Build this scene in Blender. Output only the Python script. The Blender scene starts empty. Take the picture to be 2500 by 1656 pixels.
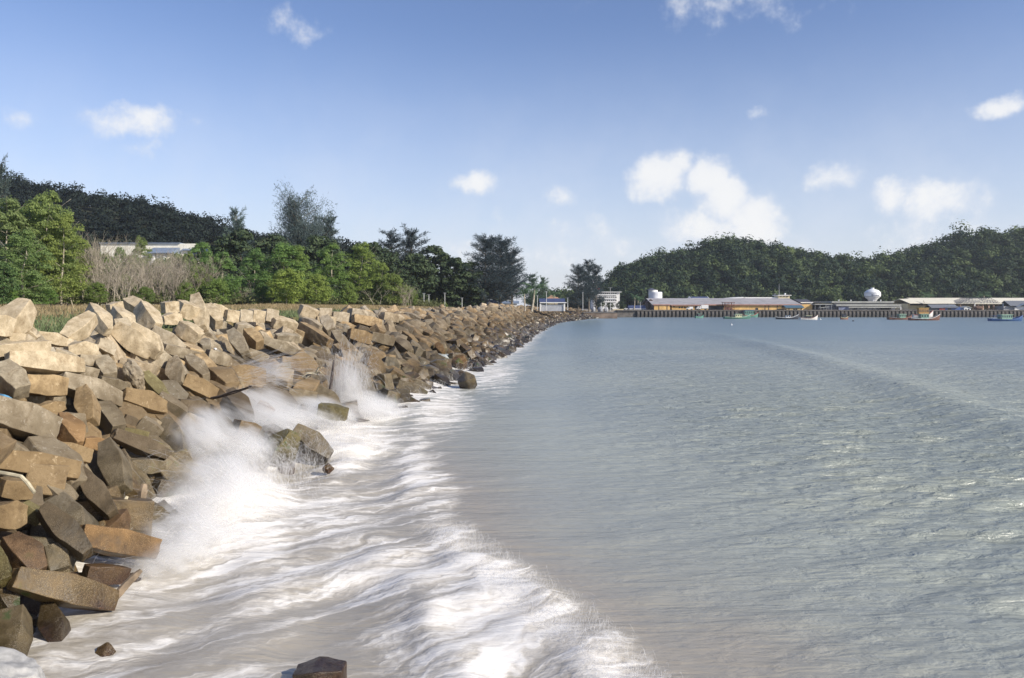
import bpy, bmesh, math, random
import numpy as np
from mathutils import Vector, Matrix, Euler

SC = bpy.context.scene
COL = SC.collection
R = math.radians
rnd = random.Random(7)
rng = np.random.default_rng(11)

# ---------------------------------------------------------------- camera
F, H = 1900.0, 8.0            # focal length in photo pixels, eye height over the water
HOR = 738.0                   # photo row of the horizon
cam_d = bpy.data.cameras.new('camera')
cam_d.sensor_width = 36.0
cam_d.lens = 36.0 * F / 2500.0
cam_d.shift_y = -(828.0 - HOR) / 2500.0
cam_d.clip_start = 0.1
cam_d.clip_end = 8000.0
cam = bpy.data.objects.new('camera', cam_d)
cam.location = (0, 0, H)
cam.rotation_euler = (R(90), 0, 0)
COL.objects.link(cam)
SC.camera = cam

# ---------------------------------------------------------------- sun, sky, exposure
SUN_TO = Vector((0.80, -0.42, 0.50)).normalized()
sun_el = math.asin(SUN_TO.z)
sun_az = math.atan2(SUN_TO.x, SUN_TO.y)
sd = bpy.data.lights.new('sun', 'SUN')
sd.energy = 4.6
sd.angle = R(0.6)
sd.color = (1.0, 0.93, 0.80)
sun = bpy.data.objects.new('sun', sd)
sun.rotation_euler = SUN_TO.to_track_quat('Z', 'Y').to_euler()
COL.objects.link(sun)
SC.view_settings.view_transform = 'Standard'
SC.view_settings.look = 'None'
SC.view_settings.gamma = 1.0
SC.view_settings.exposure = 0.28
SC.view_settings.use_curve_mapping = False
SC.render.engine = 'CYCLES'
SC.cycles.max_bounces = 10
SC.cycles.transparent_max_bounces = 24
SC.cycles.volume_bounces = 6
SC.cycles.use_denoising = True
try:
    SC.cycles.denoiser = 'OPENIMAGEDENOISE'
except Exception:
    pass

def az_el(px, py):
    return math.atan2(px - 1250.0, F), math.atan2(HOR - py, math.hypot(F, px - 1250.0))

world = bpy.data.worlds.new('World')
SC.world = world
world.use_nodes = True
NT = world.node_tree
for n in list(NT.nodes):
    NT.nodes.remove(n)

class G:
    """small node-graph helper"""
    def __init__(s, nt): s.nt = nt
    def n(s, t, **kw):
        x = s.nt.nodes.new(t)
        for k, v in kw.items(): setattr(x, k, v)
        return x
    def l(s, a, b): s.nt.links.new(a, b)
    def put(s, sock, v):
        if isinstance(v, (int, float)): sock.default_value = v
        elif isinstance(v, (tuple, list)):
            sock.default_value = v if len(v) == len(sock.default_value) else (*v, 1.0)
        else: s.l(v, sock)
    def m(s, op, a, b=0.0, c=0.0, clamp=False):
        x = s.n('ShaderNodeMath', operation=op, use_clamp=clamp)
        for i, v in enumerate((a, b, c)): s.put(x.inputs[i], v)
        return x.outputs[0]
    def vm(s, op, a, b=(0, 0, 0), out=0):
        x = s.n('ShaderNodeVectorMath', operation=op)
        s.put(x.inputs[0], a); s.put(x.inputs[1], b)
        return x.outputs[out]
    def mr(s, v, a, b, c=0.0, d=1.0, smooth=True):
        x = s.n('ShaderNodeMapRange', interpolation_type='SMOOTHSTEP' if smooth else 'LINEAR')
        for i, q in enumerate((v, a, b, c, d)): s.put(x.inputs[i], q)
        return x.outputs[0]
    def mix(s, f, a, b, mode='MIX'):
        x = s.n('ShaderNodeMix', data_type='RGBA', blend_type=mode)
        s.put(x.inputs[0], f); s.put(x.inputs[6], a); s.put(x.inputs[7], b)
        return x.outputs[2]
    def noise(s, vec, scale, detail=4.0, rough=0.55, dist=0.0, out=0, lac=2.0):
        x = s.n('ShaderNodeTexNoise')
        if vec is not None: s.l(vec, x.inputs['Vector'])
        for k, v in (('Scale', scale), ('Detail', detail), ('Roughness', rough), ('Distortion', dist), ('Lacunarity', lac)):
            x.inputs[k].default_value = v
        return x.outputs[out]

def build_sky():
    g = G(NT)
    out = g.n('ShaderNodeOutputWorld')
    bg = g.n('ShaderNodeBackground')
    g.l(bg.outputs[0], out.inputs[0])
    sk = g.n('ShaderNodeTexSky', sky_type='NISHITA', sun_disc=False)
    sk.sun_elevation = sun_el
    sk.sun_rotation = sun_az
    sk.air_density = 1.0
    sk.dust_density = 0.6
    sk.ozone_density = 3.2
    sk.altitude = 0
    bg.inputs[1].default_value = 0.118
    tc = g.n('ShaderNodeTexCoord')
    d = tc.outputs['Generated']
    sx = g.n('ShaderNodeSeparateXYZ'); g.l(d, sx.inputs[0])
    az = g.m('ARCTAN2', sx.outputs[0], sx.outputs[1])
    el = g.m('ARCSINE', sx.outputs[2])
    wn = g.noise(d, 9.0, 6, 0.6, out=1)
    wv = g.vm('SCALE', g.vm('SUBTRACT', wn, (0.5, 0.5, 0.5)))
    wv.node.inputs['Scale'].default_value = 0.06
    c = g.n('ShaderNodeCombineXYZ'); g.l(az, c.inputs[0]); g.l(el, c.inputs[1])
    p = g.vm('ADD', c.outputs[0], wv)
    p = g.vm('MULTIPLY', p, (1, 1, 0))
    # a bank of fair-weather clouds: centre and half size (photo pixels give the direction), strength
    cl = [(712, 65, 105, 70, .50), (350, 290, 140, 48, .75), (345, 352, 70, 35, .5), (45, 280, 60, 30, .5),
          (1175, 457, 75, 45, .75), (1372, 488, 65, 42, .65), (1208, 530, 35, 28, .4),
          (1605, 430, 85, 70, .9), (1655, 400, 55, 45, .8), (1725, 430, 75, 70, 1.1), (1770, 480, 90, 80, 1.1), (1830, 525, 90, 80, 1.1), (1745, 555, 170, 75, .8),
          (1480, 555, 90, 60, .55), (2040, 435, 85, 55, .62), (2170, 480, 62, 60, .78), (2300, 485, 125, 70, .85),
          (2290, 560, 240, 80, .5), (2448, 248, 66, 34, .75), (1868, 275, 65, 32, .6), (1850, -10, 480, 85, .44), (1700, 15, 260, 55, .40), (2020, 12, 260, 55, .40),
          (165, 428, 40, 35, .28), (1112, 602, 60, 40, .6), (1900, 630, 700, 90, .42), (1330, 615, 260, 85, .58), (1130, 610, 120, 60, .5), (1500, 600, 150, 70, .55),
          (2470, 520, 60, 30, .4)]
    acc = None
    for px, py, rx, ry, a in cl:
        ca, ce = az_el(px, py)
        q = g.vm('MULTIPLY', g.vm('SUBTRACT', p, (ca, ce, 0)), (F / (rx * .88), F / (ry * .88), 0))
        v = g.mr(g.vm('LENGTH', q, out=1), 0.0, 1.75, a, 0.0)
        acc = v if acc is None else g.m('MAXIMUM', acc, v)
    fb = g.noise(d, 22.0, 9, 0.62)
    dens = g.mr(g.m('ADD', acc, g.m('MULTIPLY', g.m('SUBTRACT', fb, 0.5), 1.25)), 0.30, 0.82)
    dens = g.m('MULTIPLY', dens, g.mr(acc, 0.02, 0.35))
    low = g.noise(d, 14.0, 5, 0.6)
    # thin high moisture low over the sea
    veil = g.m('MULTIPLY', g.mr(el, -0.02, 0.36, 0.80, 0.0), g.mr(low, 0.3, 0.75, 0.75, 1.0))
    blue = g.mix(1.0, sk.outputs[0], (1.02, .95, 1.06), 'MULTIPLY')
    skyc = g.mix(veil, blue, (5.4, 5.75, 6.5))
    tone = g.mix(g.mr(g.m('ADD', fb, g.m('MULTIPLY', acc, 0.5)), 0.55, 1.05), (5.2, 5.55, 6.3), (6.9, 6.85, 6.75))
    fin = g.mix(g.m('MULTIPLY', dens, 0.85), skyc, tone)
    g.l(fin, bg.inputs[0])
build_sky()

# ---------------------------------------------------------------- helpers
def P(px, py, d):
    """photo pixel at depth d -> world x, z"""
    return (px - 1250.0) * d / F, H + (HOR - py) * d / F
def PX(px, d): return (px - 1250.0) * d / F
def PZ(py, d): return H + (HOR - py) * d / F

def tag(o, label=None, cat=None, group=None, kind=None):
    if label: o['label'] = label
    if cat: o['category'] = cat
    if group: o['group'] = group
    if kind: o['kind'] = kind
    return o

def empty(name, loc, label, cat, group=None, rz=0.0):
    o = bpy.data.objects.new(name, None)
    o.empty_display_size = 0.3
    o.location = loc
    o.rotation_euler = (0, 0, rz)
    COL.objects.link(o)
    return tag(o, label, cat, group)

def link(name, me, mat=None, parent=None, kind=None):
    if mat is not None and not me.materials:
        me.materials.append(mat)
    o = bpy.data.objects.new(name, me)
    COL.objects.link(o)
    if parent is not None:
        o.parent = parent
    if kind: o['kind'] = kind
    return o

def np_mesh(name, verts, faces, k=4, smooth=False, attrs=None):
    me = bpy.data.meshes.new(name)
    verts = np.asarray(verts, np.float32); faces = np.asarray(faces, np.int32)
    me.vertices.add(len(verts)); me.vertices.foreach_set('co', verts.ravel())
    nf = len(faces)
    me.loops.add(nf * k); me.loops.foreach_set('vertex_index', faces.ravel())
    me.polygons.add(nf); me.polygons.foreach_set('loop_start', np.arange(0, nf * k, k, dtype=np.int32))
    if smooth: me.polygons.foreach_set('use_smooth', np.ones(nf, bool))
    for an, (ty, data) in (attrs or {}).items():
        a = me.attributes.new(an, ty, 'POINT')
        data = np.asarray(data, np.float32)
        if ty == 'FLOAT': a.data.foreach_set('value', data.ravel())
        elif ty == 'FLOAT_VECTOR': a.data.foreach_set('vector', data.ravel())
        elif ty == 'FLOAT_COLOR': a.data.foreach_set('color', data.ravel())
    me.update(); me.validate()
    return me

class MB:
    """collects solids and links them as ONE mesh object"""
    def __init__(s): s.v = []; s.f = []
    def add(s, vs, fs):
        o = len(s.v); s.v += [tuple(v) for v in vs]; s.f += [[i + o for i in f] for f in fs]; return s
    def box(s, x0, x1, y0, y1, z0, z1):
        return s.add([(x0,y0,z0),(x1,y0,z0),(x1,y1,z0),(x0,y1,z0),(x0,y0,z1),(x1,y0,z1),(x1,y1,z1),(x0,y1,z1)],
                     [(0,3,2,1),(4,5,6,7),(0,1,5,4),(1,2,6,5),(2,3,7,6),(3,0,4,7)])
    def prism(s, pts, y0, y1):
        """polygon in x,z extruded along y"""
        n = len(pts)
        vs = [(x, y0, z) for x, z in pts] + [(x, y1, z) for x, z in pts]
        return s.add(vs, [list(range(n)), list(range(2*n-1, n-1, -1))] + [[i, i+n, (i+1) % n + n, (i+1) % n] for i in range(n)])
    def prismx(s, pts, x0, x1):
        """polygon in y,z extruded along x"""
        n = len(pts)
        vs = [(x0, y, z) for y, z in pts] + [(x1, y, z) for y, z in pts]
        return s.add(vs, [list(range(n)), list(range(2*n-1, n-1, -1))] + [[i, i+n, (i+1) % n + n, (i+1) % n] for i in range(n)])
    def tube(s, pts, rad, k=6, cap=True):
        pts = [Vector(p) for p in pts]
        rads = rad if isinstance(rad, (list, tuple)) else [rad] * len(pts)
        o = len(s.v)
        for i, p in enumerate(pts):
            t = (pts[min(i+1, len(pts)-1)] - pts[max(i-1, 0)]).normalized()
            a = t.orthogonal().normalized() if abs(t.z) > 0.9 else t.cross(Vector((0,0,1))).normalized()
            b = t.cross(a)
            for j in range(k):
                an = 2*math.pi*j/k
                q = p + (a*math.cos(an) + b*math.sin(an)) * rads[i]
                s.v.append(tuple(q))
        for i in range(len(pts)-1):
            for j in range(k):
                s.f.append([o+i*k+j, o+i*k+(j+1)%k, o+(i+1)*k+(j+1)%k, o+(i+1)*k+j])
        if cap:
            s.f.append([o+j for j in range(k)][::-1]); s.f.append([o+(len(pts)-1)*k+j for j in range(k)])
        return s
    def lathe(s, prof, c, k=20):
        o = len(s.v)
        for r, z in prof:
            for j in range(k):
                an = 2*math.pi*j/k
                s.v.append((c[0]+r*math.cos(an), c[1]+r*math.sin(an), c[2]+z))
        for i in range(len(prof)-1):
            for j in range(k):
                s.f.append([o+i*k+j, o+i*k+(j+1)%k, o+(i+1)*k+(j+1)%k, o+(i+1)*k+j])
        s.f.append([o+j for j in range(k)][::-1]); s.f.append([o+(len(prof)-1)*k+j for j in range(k)])
        return s
    def build(s, name, mat, parent=None, smooth=False, bevel=0.0, local=True):
        off = Vector(parent.location) if (parent is not None and local) else Vector((0,0,0))
        if parent is not None and parent.parent is not None and local:
            off = off + Vector(parent.parent.location)
        me = bpy.data.meshes.new(name)
        me.from_pydata([Vector(v) - off for v in s.v], [], s.f)
        bm = bmesh.new(); bm.from_mesh(me)
        bmesh.ops.recalc_face_normals(bm, faces=bm.faces)
        if bevel: bmesh.ops.bevel(bm, geom=list(bm.edges), offset=bevel, segments=2, affect='EDGES', clamp_overlap=True)
        if smooth:
            for f in bm.faces: f.smooth = True
        bm.to_mesh(me); bm.free(); me.update()
        return link(name, me, mat, parent)

def kids(o): return [c for c in bpy.data.objects if c.parent == o]
def dup(root, loc, rz=None, label=None, scale=None):
    r = root.copy(); COL.objects.link(r); r.location = loc
    if rz is not None: r.rotation_euler = (0, 0, rz)
    if scale: r.scale = scale
    if label: r['label'] = label
    for ch in list(root.children):
        c = ch.copy(); COL.objects.link(c); c.parent = r
        for g2 in list(ch.children):
            d = g2.copy(); COL.objects.link(d); d.parent = c
    return r

# ---------------------------------------------------------------- materials
MATS = {}
def mat(name, col, rough=0.75, var=0.12, scale=3.0, bump=0.0, metal=0.0, trans=0.0, spec=0.5, coords='Object'):
    if name in MATS: return MATS[name]
    m = bpy.data.materials.new(name); m.use_nodes = True
    g = G(m.node_tree); b = m.node_tree.nodes['Principled BSDF']
    tc = g.n('ShaderNodeTexCoord')
    nz = g.noise(tc.outputs[coords], scale, 6, 0.6)
    c0 = tuple(max(0, q * (1 - var * 1.6)) for q in col); c1 = tuple(min(1, q * (1 + var)) for q in col)
    g.l(g.mix(g.mr(nz, 0.3, 0.7), c0, c1), b.inputs['Base Color'])
    b.inputs['Roughness'].default_value = rough; b.inputs['Metallic'].default_value = metal
    b.inputs['Specular IOR Level'].default_value = spec
    if bump:
        bp = g.n('ShaderNodeBump'); bp.inputs['Strength'].default_value = bump; bp.inputs['Distance'].default_value = 0.05
        g.l(g.noise(tc.outputs[coords], scale * 8, 6, 0.65), bp.inputs['Height']); g.l(bp.outputs[0], b.inputs['Normal'])
    MATS[name] = m
    return m

def leaf_mat(name, col, tip, trans=0.35, merged=False):
    if name in MATS: return MATS[name]
    m = bpy.data.materials.new(name); m.use_nodes = True
    g = G(m.node_tree); b = m.node_tree.nodes['Principled BSDF']; out = m.node_tree.nodes['Material Output']
    at = g.n('ShaderNodeAttribute', attribute_name='tint')
    tr = g.n('ShaderNodeBsdfTranslucent')
    mx = g.n('ShaderNodeMixShader'); mx.inputs[0].default_value = trans
    c = g.mix(at.outputs['Fac'], col, tip)
    if not merged:
        oi = g.n('ShaderNodeObjectInfo')
        c = g.mix(1.0, c, oi.outputs['Color'], 'MULTIPLY')
    g.l(c, b.inputs['Base Color']); g.l(c, tr.inputs[0])
    b.inputs['Roughness'].default_value = 0.7; b.inputs['Specular IOR Level'].default_value = 0.2
    g.l(b.outputs[0], mx.inputs[1]); g.l(tr.outputs[0], mx.inputs[2]); g.l(mx.outputs[0], out.inputs[0])
    MATS[name] = m
    return m

def block_mat(name, merged):
    """weathered cast concrete: bleached high up, algae brown in the splash zone, dark red-brown at the tide line"""
    m = bpy.data.materials.new(name); m.use_nodes = True
    g = G(m.node_tree); b = m.node_tree.nodes['Principled BSDF']
    ge = g.n('ShaderNodeNewGeometry'); tc = g.n('ShaderNodeTexCoord')
    pos = ge.outputs['Position']
    sx = g.n('ShaderNodeSeparateXYZ'); g.l(pos, sx.inputs[0])
    ob = tc.outputs['Object'] if not merged else pos
    big = g.noise(pos, 0.55, 3, 0.6)
    mid = g.noise(pos, 2.2, 6, 0.65)
    fine = g.noise(pos, 14.0, 5, 0.7)
    if merged:
        at = g.n('ShaderNodeAttribute', attribute_name='tint'); tint = at.outputs['Color']
        rv = g.m('MULTIPLY', at.outputs['Alpha'], 1.0)
    else:
        oi = g.n('ShaderNodeObjectInfo'); tint = oi.outputs['Color']; rv = oi.outputs['Random']
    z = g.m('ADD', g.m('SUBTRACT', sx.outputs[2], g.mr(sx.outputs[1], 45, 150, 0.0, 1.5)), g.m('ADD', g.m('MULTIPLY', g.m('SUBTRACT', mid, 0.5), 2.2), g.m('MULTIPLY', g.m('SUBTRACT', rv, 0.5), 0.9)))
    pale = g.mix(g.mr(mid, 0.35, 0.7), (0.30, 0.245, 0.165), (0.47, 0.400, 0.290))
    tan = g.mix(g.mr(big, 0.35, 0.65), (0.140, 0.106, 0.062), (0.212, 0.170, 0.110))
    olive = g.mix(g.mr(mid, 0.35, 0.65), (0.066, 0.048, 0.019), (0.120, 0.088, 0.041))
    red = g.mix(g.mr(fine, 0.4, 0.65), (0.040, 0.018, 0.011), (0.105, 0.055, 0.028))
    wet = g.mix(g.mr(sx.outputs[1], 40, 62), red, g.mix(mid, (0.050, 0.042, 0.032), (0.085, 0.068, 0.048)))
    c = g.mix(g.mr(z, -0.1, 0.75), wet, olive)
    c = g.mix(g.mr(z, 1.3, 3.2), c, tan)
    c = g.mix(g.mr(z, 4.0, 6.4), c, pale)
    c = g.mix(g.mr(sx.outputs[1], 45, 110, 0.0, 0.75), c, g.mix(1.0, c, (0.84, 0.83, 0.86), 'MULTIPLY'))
    # fine pitting / cast surface
    c = g.mix(g.mr(fine, 0.28, 0.5, 0.5, 0.0), c, g.mix(1.0, c, (0.45, 0.40, 0.34), 'MULTIPLY'))
    st = g.noise(pos, 1.15, 6, 0.7, 1.5)
    c = g.mix(g.mr(st, 0.50, 0.68, 0.0, 0.75), c, g.mix(1.0, c, (0.60, 0.54, 0.46), 'MULTIPLY'))
    c = g.mix(g.mr(ge.outputs['Pointiness'], 0.53, 0.60, 0.0, 0.45), c, g.mix(1.0, c, (1.5, 1.48, 1.42), 'MULTIPLY'))
    # lime runs and scuffs
    sc = g.noise(pos, 5.0, 7, 0.75, 0.8)
    c = g.mix(g.m('MULTIPLY', g.mr(sc, 0.56, 0.70, 0.0, 0.5), g.mr(z, 2.0, 4.0)), c, (0.58, 0.53, 0.44))
    # barnacles low down
    vo = g.n('ShaderNodeTexVoronoi'); g.l(pos, vo.inputs['Vector']); vo.inputs['Scale'].default_value = 48.0
    bz = g.m('MULTIPLY', g.mr(vo.outputs['Distance'], 0.18, 0.40, 1.0, 0.0), g.mr(g.noise(pos, 1.3, 4, 0.6), 0.36, 0.55))
    bz = g.m('MULTIPLY', bz, g.mr(sx.outputs[2], 1.4, 3.8, 0.75, 0.0))
    c = g.mix(bz, c, (0.44, 0.38, 0.28))
    # weed patches near the water
    wd = g.m('MULTIPLY', g.mr(g.noise(pos, 1.1, 5, 0.6), 0.60, 0.68), g.mr(sx.outputs[2], 1.4, 2.4, 0.8, 0.0))
    c = g.mix(wd, c, (0.030, 0.070, 0.012))
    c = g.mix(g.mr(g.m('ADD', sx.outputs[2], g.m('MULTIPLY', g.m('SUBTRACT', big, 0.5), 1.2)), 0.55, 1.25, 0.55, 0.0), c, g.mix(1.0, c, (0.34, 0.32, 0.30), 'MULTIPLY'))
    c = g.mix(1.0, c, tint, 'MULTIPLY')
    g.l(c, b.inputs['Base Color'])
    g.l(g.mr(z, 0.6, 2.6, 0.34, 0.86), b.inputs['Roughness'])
    hgt = g.m('ADD', g.m('MULTIPLY', fine, 0.5), g.m('ADD', g.m('MULTIPLY', mid, 0.8), g.m('MULTIPLY', bz, 0.25)))
    bp = g.n('ShaderNodeBump'); bp.inputs['Strength'].default_value = 0.55; bp.inputs['Distance'].default_value = 0.06
    g.l(hgt, bp.inputs['Height']); g.l(bp.outputs[0], b.inputs['Normal'])
    return m

# ---------------------------------------------------------------- the lie of the coast (metres; y = distance from the camera)
_D = [0, 8, 20.6, 25.3, 32, 42, 55, 72, 94, 125, 197, 293, 340, 380, 411, 440]
_W = [-10, -10.2, -10.4, -11.2, -12.6, -11.4, -9.2, -7.2, -5, -1.3, 5.1, 15.4, 27, 40, 50, 54]
_C = [-17.5, -17.6, -18.2, -18.8, -19.8, -21.2, -22.4, -22.8, -20.8, -18.5, -6.5, 1.5, 10, 22, 34, 40]
def xw(y): return np.interp(y, _D, _W)
def xc(y): return np.interp(y, _D, _C)
def crest_z(y): return np.interp(y, [0, 100, 200, 300, 400, 440], [6.7, 6.7, 6.6, 5.6, 4.2, 3.9])
def slope_z(x, y):
    t = (xw(y) - x) / (xw(y) - xc(y))
    return crest_z(y) * np.clip(t, -0.6, 1.0)
def land_z(x, y):
    t = np.clip((xc(y) - x) / 38.0, 0, 1); t = t*t*(3-2*t)
    return crest_z(y) - 0.35 + (7.75 - 6.7) * t * np.interp(y, [0, 150, 280], [1, 1, 0.3])
def ray_slope(px, py, lift=0.0):
    """where the line of sight of a photo pixel meets the armour slope (depth)"""
    ds = np.linspace(6, 420, 8280)
    x = (px - 1250.0) * ds / F; z = H + (HOR - py) * ds / F
    hit = z <= slope_z(x, ds) + lift
    i = int(np.argmax(hit))
    return float(ds[i]) if hit[i] else 420.0
# ---------------------------------------------------------------- water
def front_x(y):
    return np.interp(y, [4, 12, 15.8, 17.2, 20, 21, 24.4, 27.5, 32.9, 42, 55, 72, 94, 125, 197, 293, 340, 380, 411],
                     [7.0, 4.8, 3.7, 3.2, 2.2, 1.66, 0.0, -1.45, -2.1, -4.2, -5.4, -4.2, -2.4, 1.2, 8.0, 18.5, 30, 42, 52])
def vnoise(x, y, seed=0):
    """smooth sum-of-sines noise, about -1..1"""
    r = np.random.default_rng(seed); o = 0
    for i in range(7):
        a = r.uniform(0, 6.28); k = r.uniform(0.6, 1.6); ph = r.uniform(0, 6.28)
        o = o + np.sin(k * (x * np.cos(a) + y * np.sin(a)) + ph)
    return o / 3.2
def bump2(x, y, cx, cy, rx, ry):
    return np.exp(-(((x - cx) / rx) ** 2 + ((y - cy) / ry) ** 2))

def water_fields(x, y):
    u = front_x(y) - x + 0.55 * vnoise(x * .5, y * .5, 3) + 0.35 * vnoise(x * 1.7, y * 1.7, 5)
    s = x - xw(y)                              # metres off the rocks
    near = np.clip((52 - y) / 12, 0, 1)
    z = np.zeros_like(x)
    # wind chop, growing to the right; the lee by the rocks is smoothed out
    amp = np.clip((x - 1) / 16, 0.12, 1.0) * np.clip(60 / np.maximum(y, 1), 0.35, 1.0)
    r = np.random.default_rng(21)
    for i in range(22):
        a = R(96) + r.normal(0, 0.30); lam = r.uniform(0.9, 4.6); k = 6.283 / lam
        ph = r.uniform(0, 6.28)
        sn = np.sin(k * (x * np.cos(a) + y * np.sin(a)) + ph + 1.6 * vnoise(x * .10, y * .05, 40 + i) + .5 * vnoise(x * .4, y * .2, 80 + i))
        z += amp * (1 + .15 * np.clip((x - 6) / 8, 0, 1) * np.clip((55 - y) / 20, 0, 1)) * 0.0125 * lam * (0.55 * (1 - np.abs(sn)) + 0.5 * sn) * (1 + .7 * vnoise(x * .18, y * .12, 120 + i))
    # a low swell crossing the bay
    ln = (x - 46) * 0.0 + (np.interp(y, [30, 49, 80, 136, 200], [30, 33, 39, 46, 48]) - x)
    z += 0.50 * np.exp(-((ln + 2.0 * vnoise(x * .06, y * .04, 73)) / 3.6) ** 2) * (1 + .35 * vnoise(x * .2, y * .15, 71)) * np.clip((y - 30) / 20, 0, 1) * np.clip((230 - y) / 80, 0, 1)
    # the breaking wave in front
    ridge = np.exp(-((u - 1.0) / 1.1) ** 2) * np.clip((30 - y) / 8, 0, 1)
    z += ridge * (0.25 + 0.16 * vnoise(x * 1.3, y * 1.3, 8))
    z += np.exp(-((u - 4.3 - 0.6 * vnoise(x*.4, y*.4, 12)) / 1.0) ** 2) * np.clip((28 - y) / 8, 0, 1) * 0.18
    z += np.clip(u / 2, 0, 1) * near * 0.085 * vnoise((x * .8 + y * .6) * .7, (-x * .6 + y * .8) * 2.2, 9)
    roll = vnoise(u * 1.15 + .4 * vnoise(x * .6, y * .6, 63), y * .30, 62)
    z += np.clip(u / 2, 0, 1) * near * 0.15 * roll
    # surge heaped up against the rocks
    z += 0.75 * bump2(x, y, -11.6, 29.5, 2.2, 4.2) + 0.30 * bump2(x, y, -9.8, 44, 2.2, 5.0) + 0.35 * bump2(x, y, -7.0, 58, 2.0, 9)
    z += 0.22 * np.exp(-np.clip(s, -3, 99) / 1.6) * np.clip((170 - y) / 100, 0, 1) * (1 + 0.6 * vnoise(x * .6, y * .25, 14))
    # how much foam
    f = 0.78 * np.exp(-np.abs(s - 0.3) / np.interp(y, [20, 60, 120, 300], [2.4, 3.4, 4.2, 2.4])) * np.interp(y, [0, 25, 180, 330], [.5, 1.0, 1.0, 0.4])
    f = np.maximum(f, near * np.clip(u * 1.4 + 0.15, 0, 1) * (0.57 + 0.13 * vnoise(x * .45, y * .45, 17)))
    f = np.maximum(f, near * np.exp(-((u - 1.3) / 1.5) ** 2) * 0.74)
    f = np.maximum(f, (0.76 + .14 * vnoise(x * .9, y * .9, 61)) * bump2(x, y, -1.2, 18.6, 3.8, 4.6) * np.clip(u + .5, 0, 1))
    f = np.maximum(f, 0.74 * bump2(x, y, -4.2, 23.0, 4.0, 4.0) * np.clip(u + .5, 0, 1))
    f = np.maximum(f, 1.0 * bump2(x, y, -11.2, 30.0, 3.6, 6.5)); f = np.maximum(f, 0.95 * bump2(x, y, -9.0, 42, 3.4, 8.5))
    f = np.maximum(f, 0.70 * bump2(x, y, -5.2, 58, 2.6, 14)); f = np.maximum(f, 0.62 * bump2(x, y, -2.2, 88, 3.6, 26))
    f = f * (1 - 0.62 * bump2(x, y, -7.0, 17.2, 4.6, 3.4)) * (1 - 0.42 * bump2(x, y, -3.6, 29.5, 1.7, 5))
    f = np.clip(f + near * np.clip(u, 0, 1) * (0.13 * roll - 0.05), 0, 1)
    mud = np.clip(1.15 * np.exp(-np.clip(x - front_x(y), 0, 99) / 3.8) * np.clip((80 - y) / 50, 0, 1), 0, 1)
    mud = np.maximum(mud, 0.95 * bump2(x, y, 4.4, 17.5, 3.6, 3.6))
    return z, np.clip(f, 0, 1), mud

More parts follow.
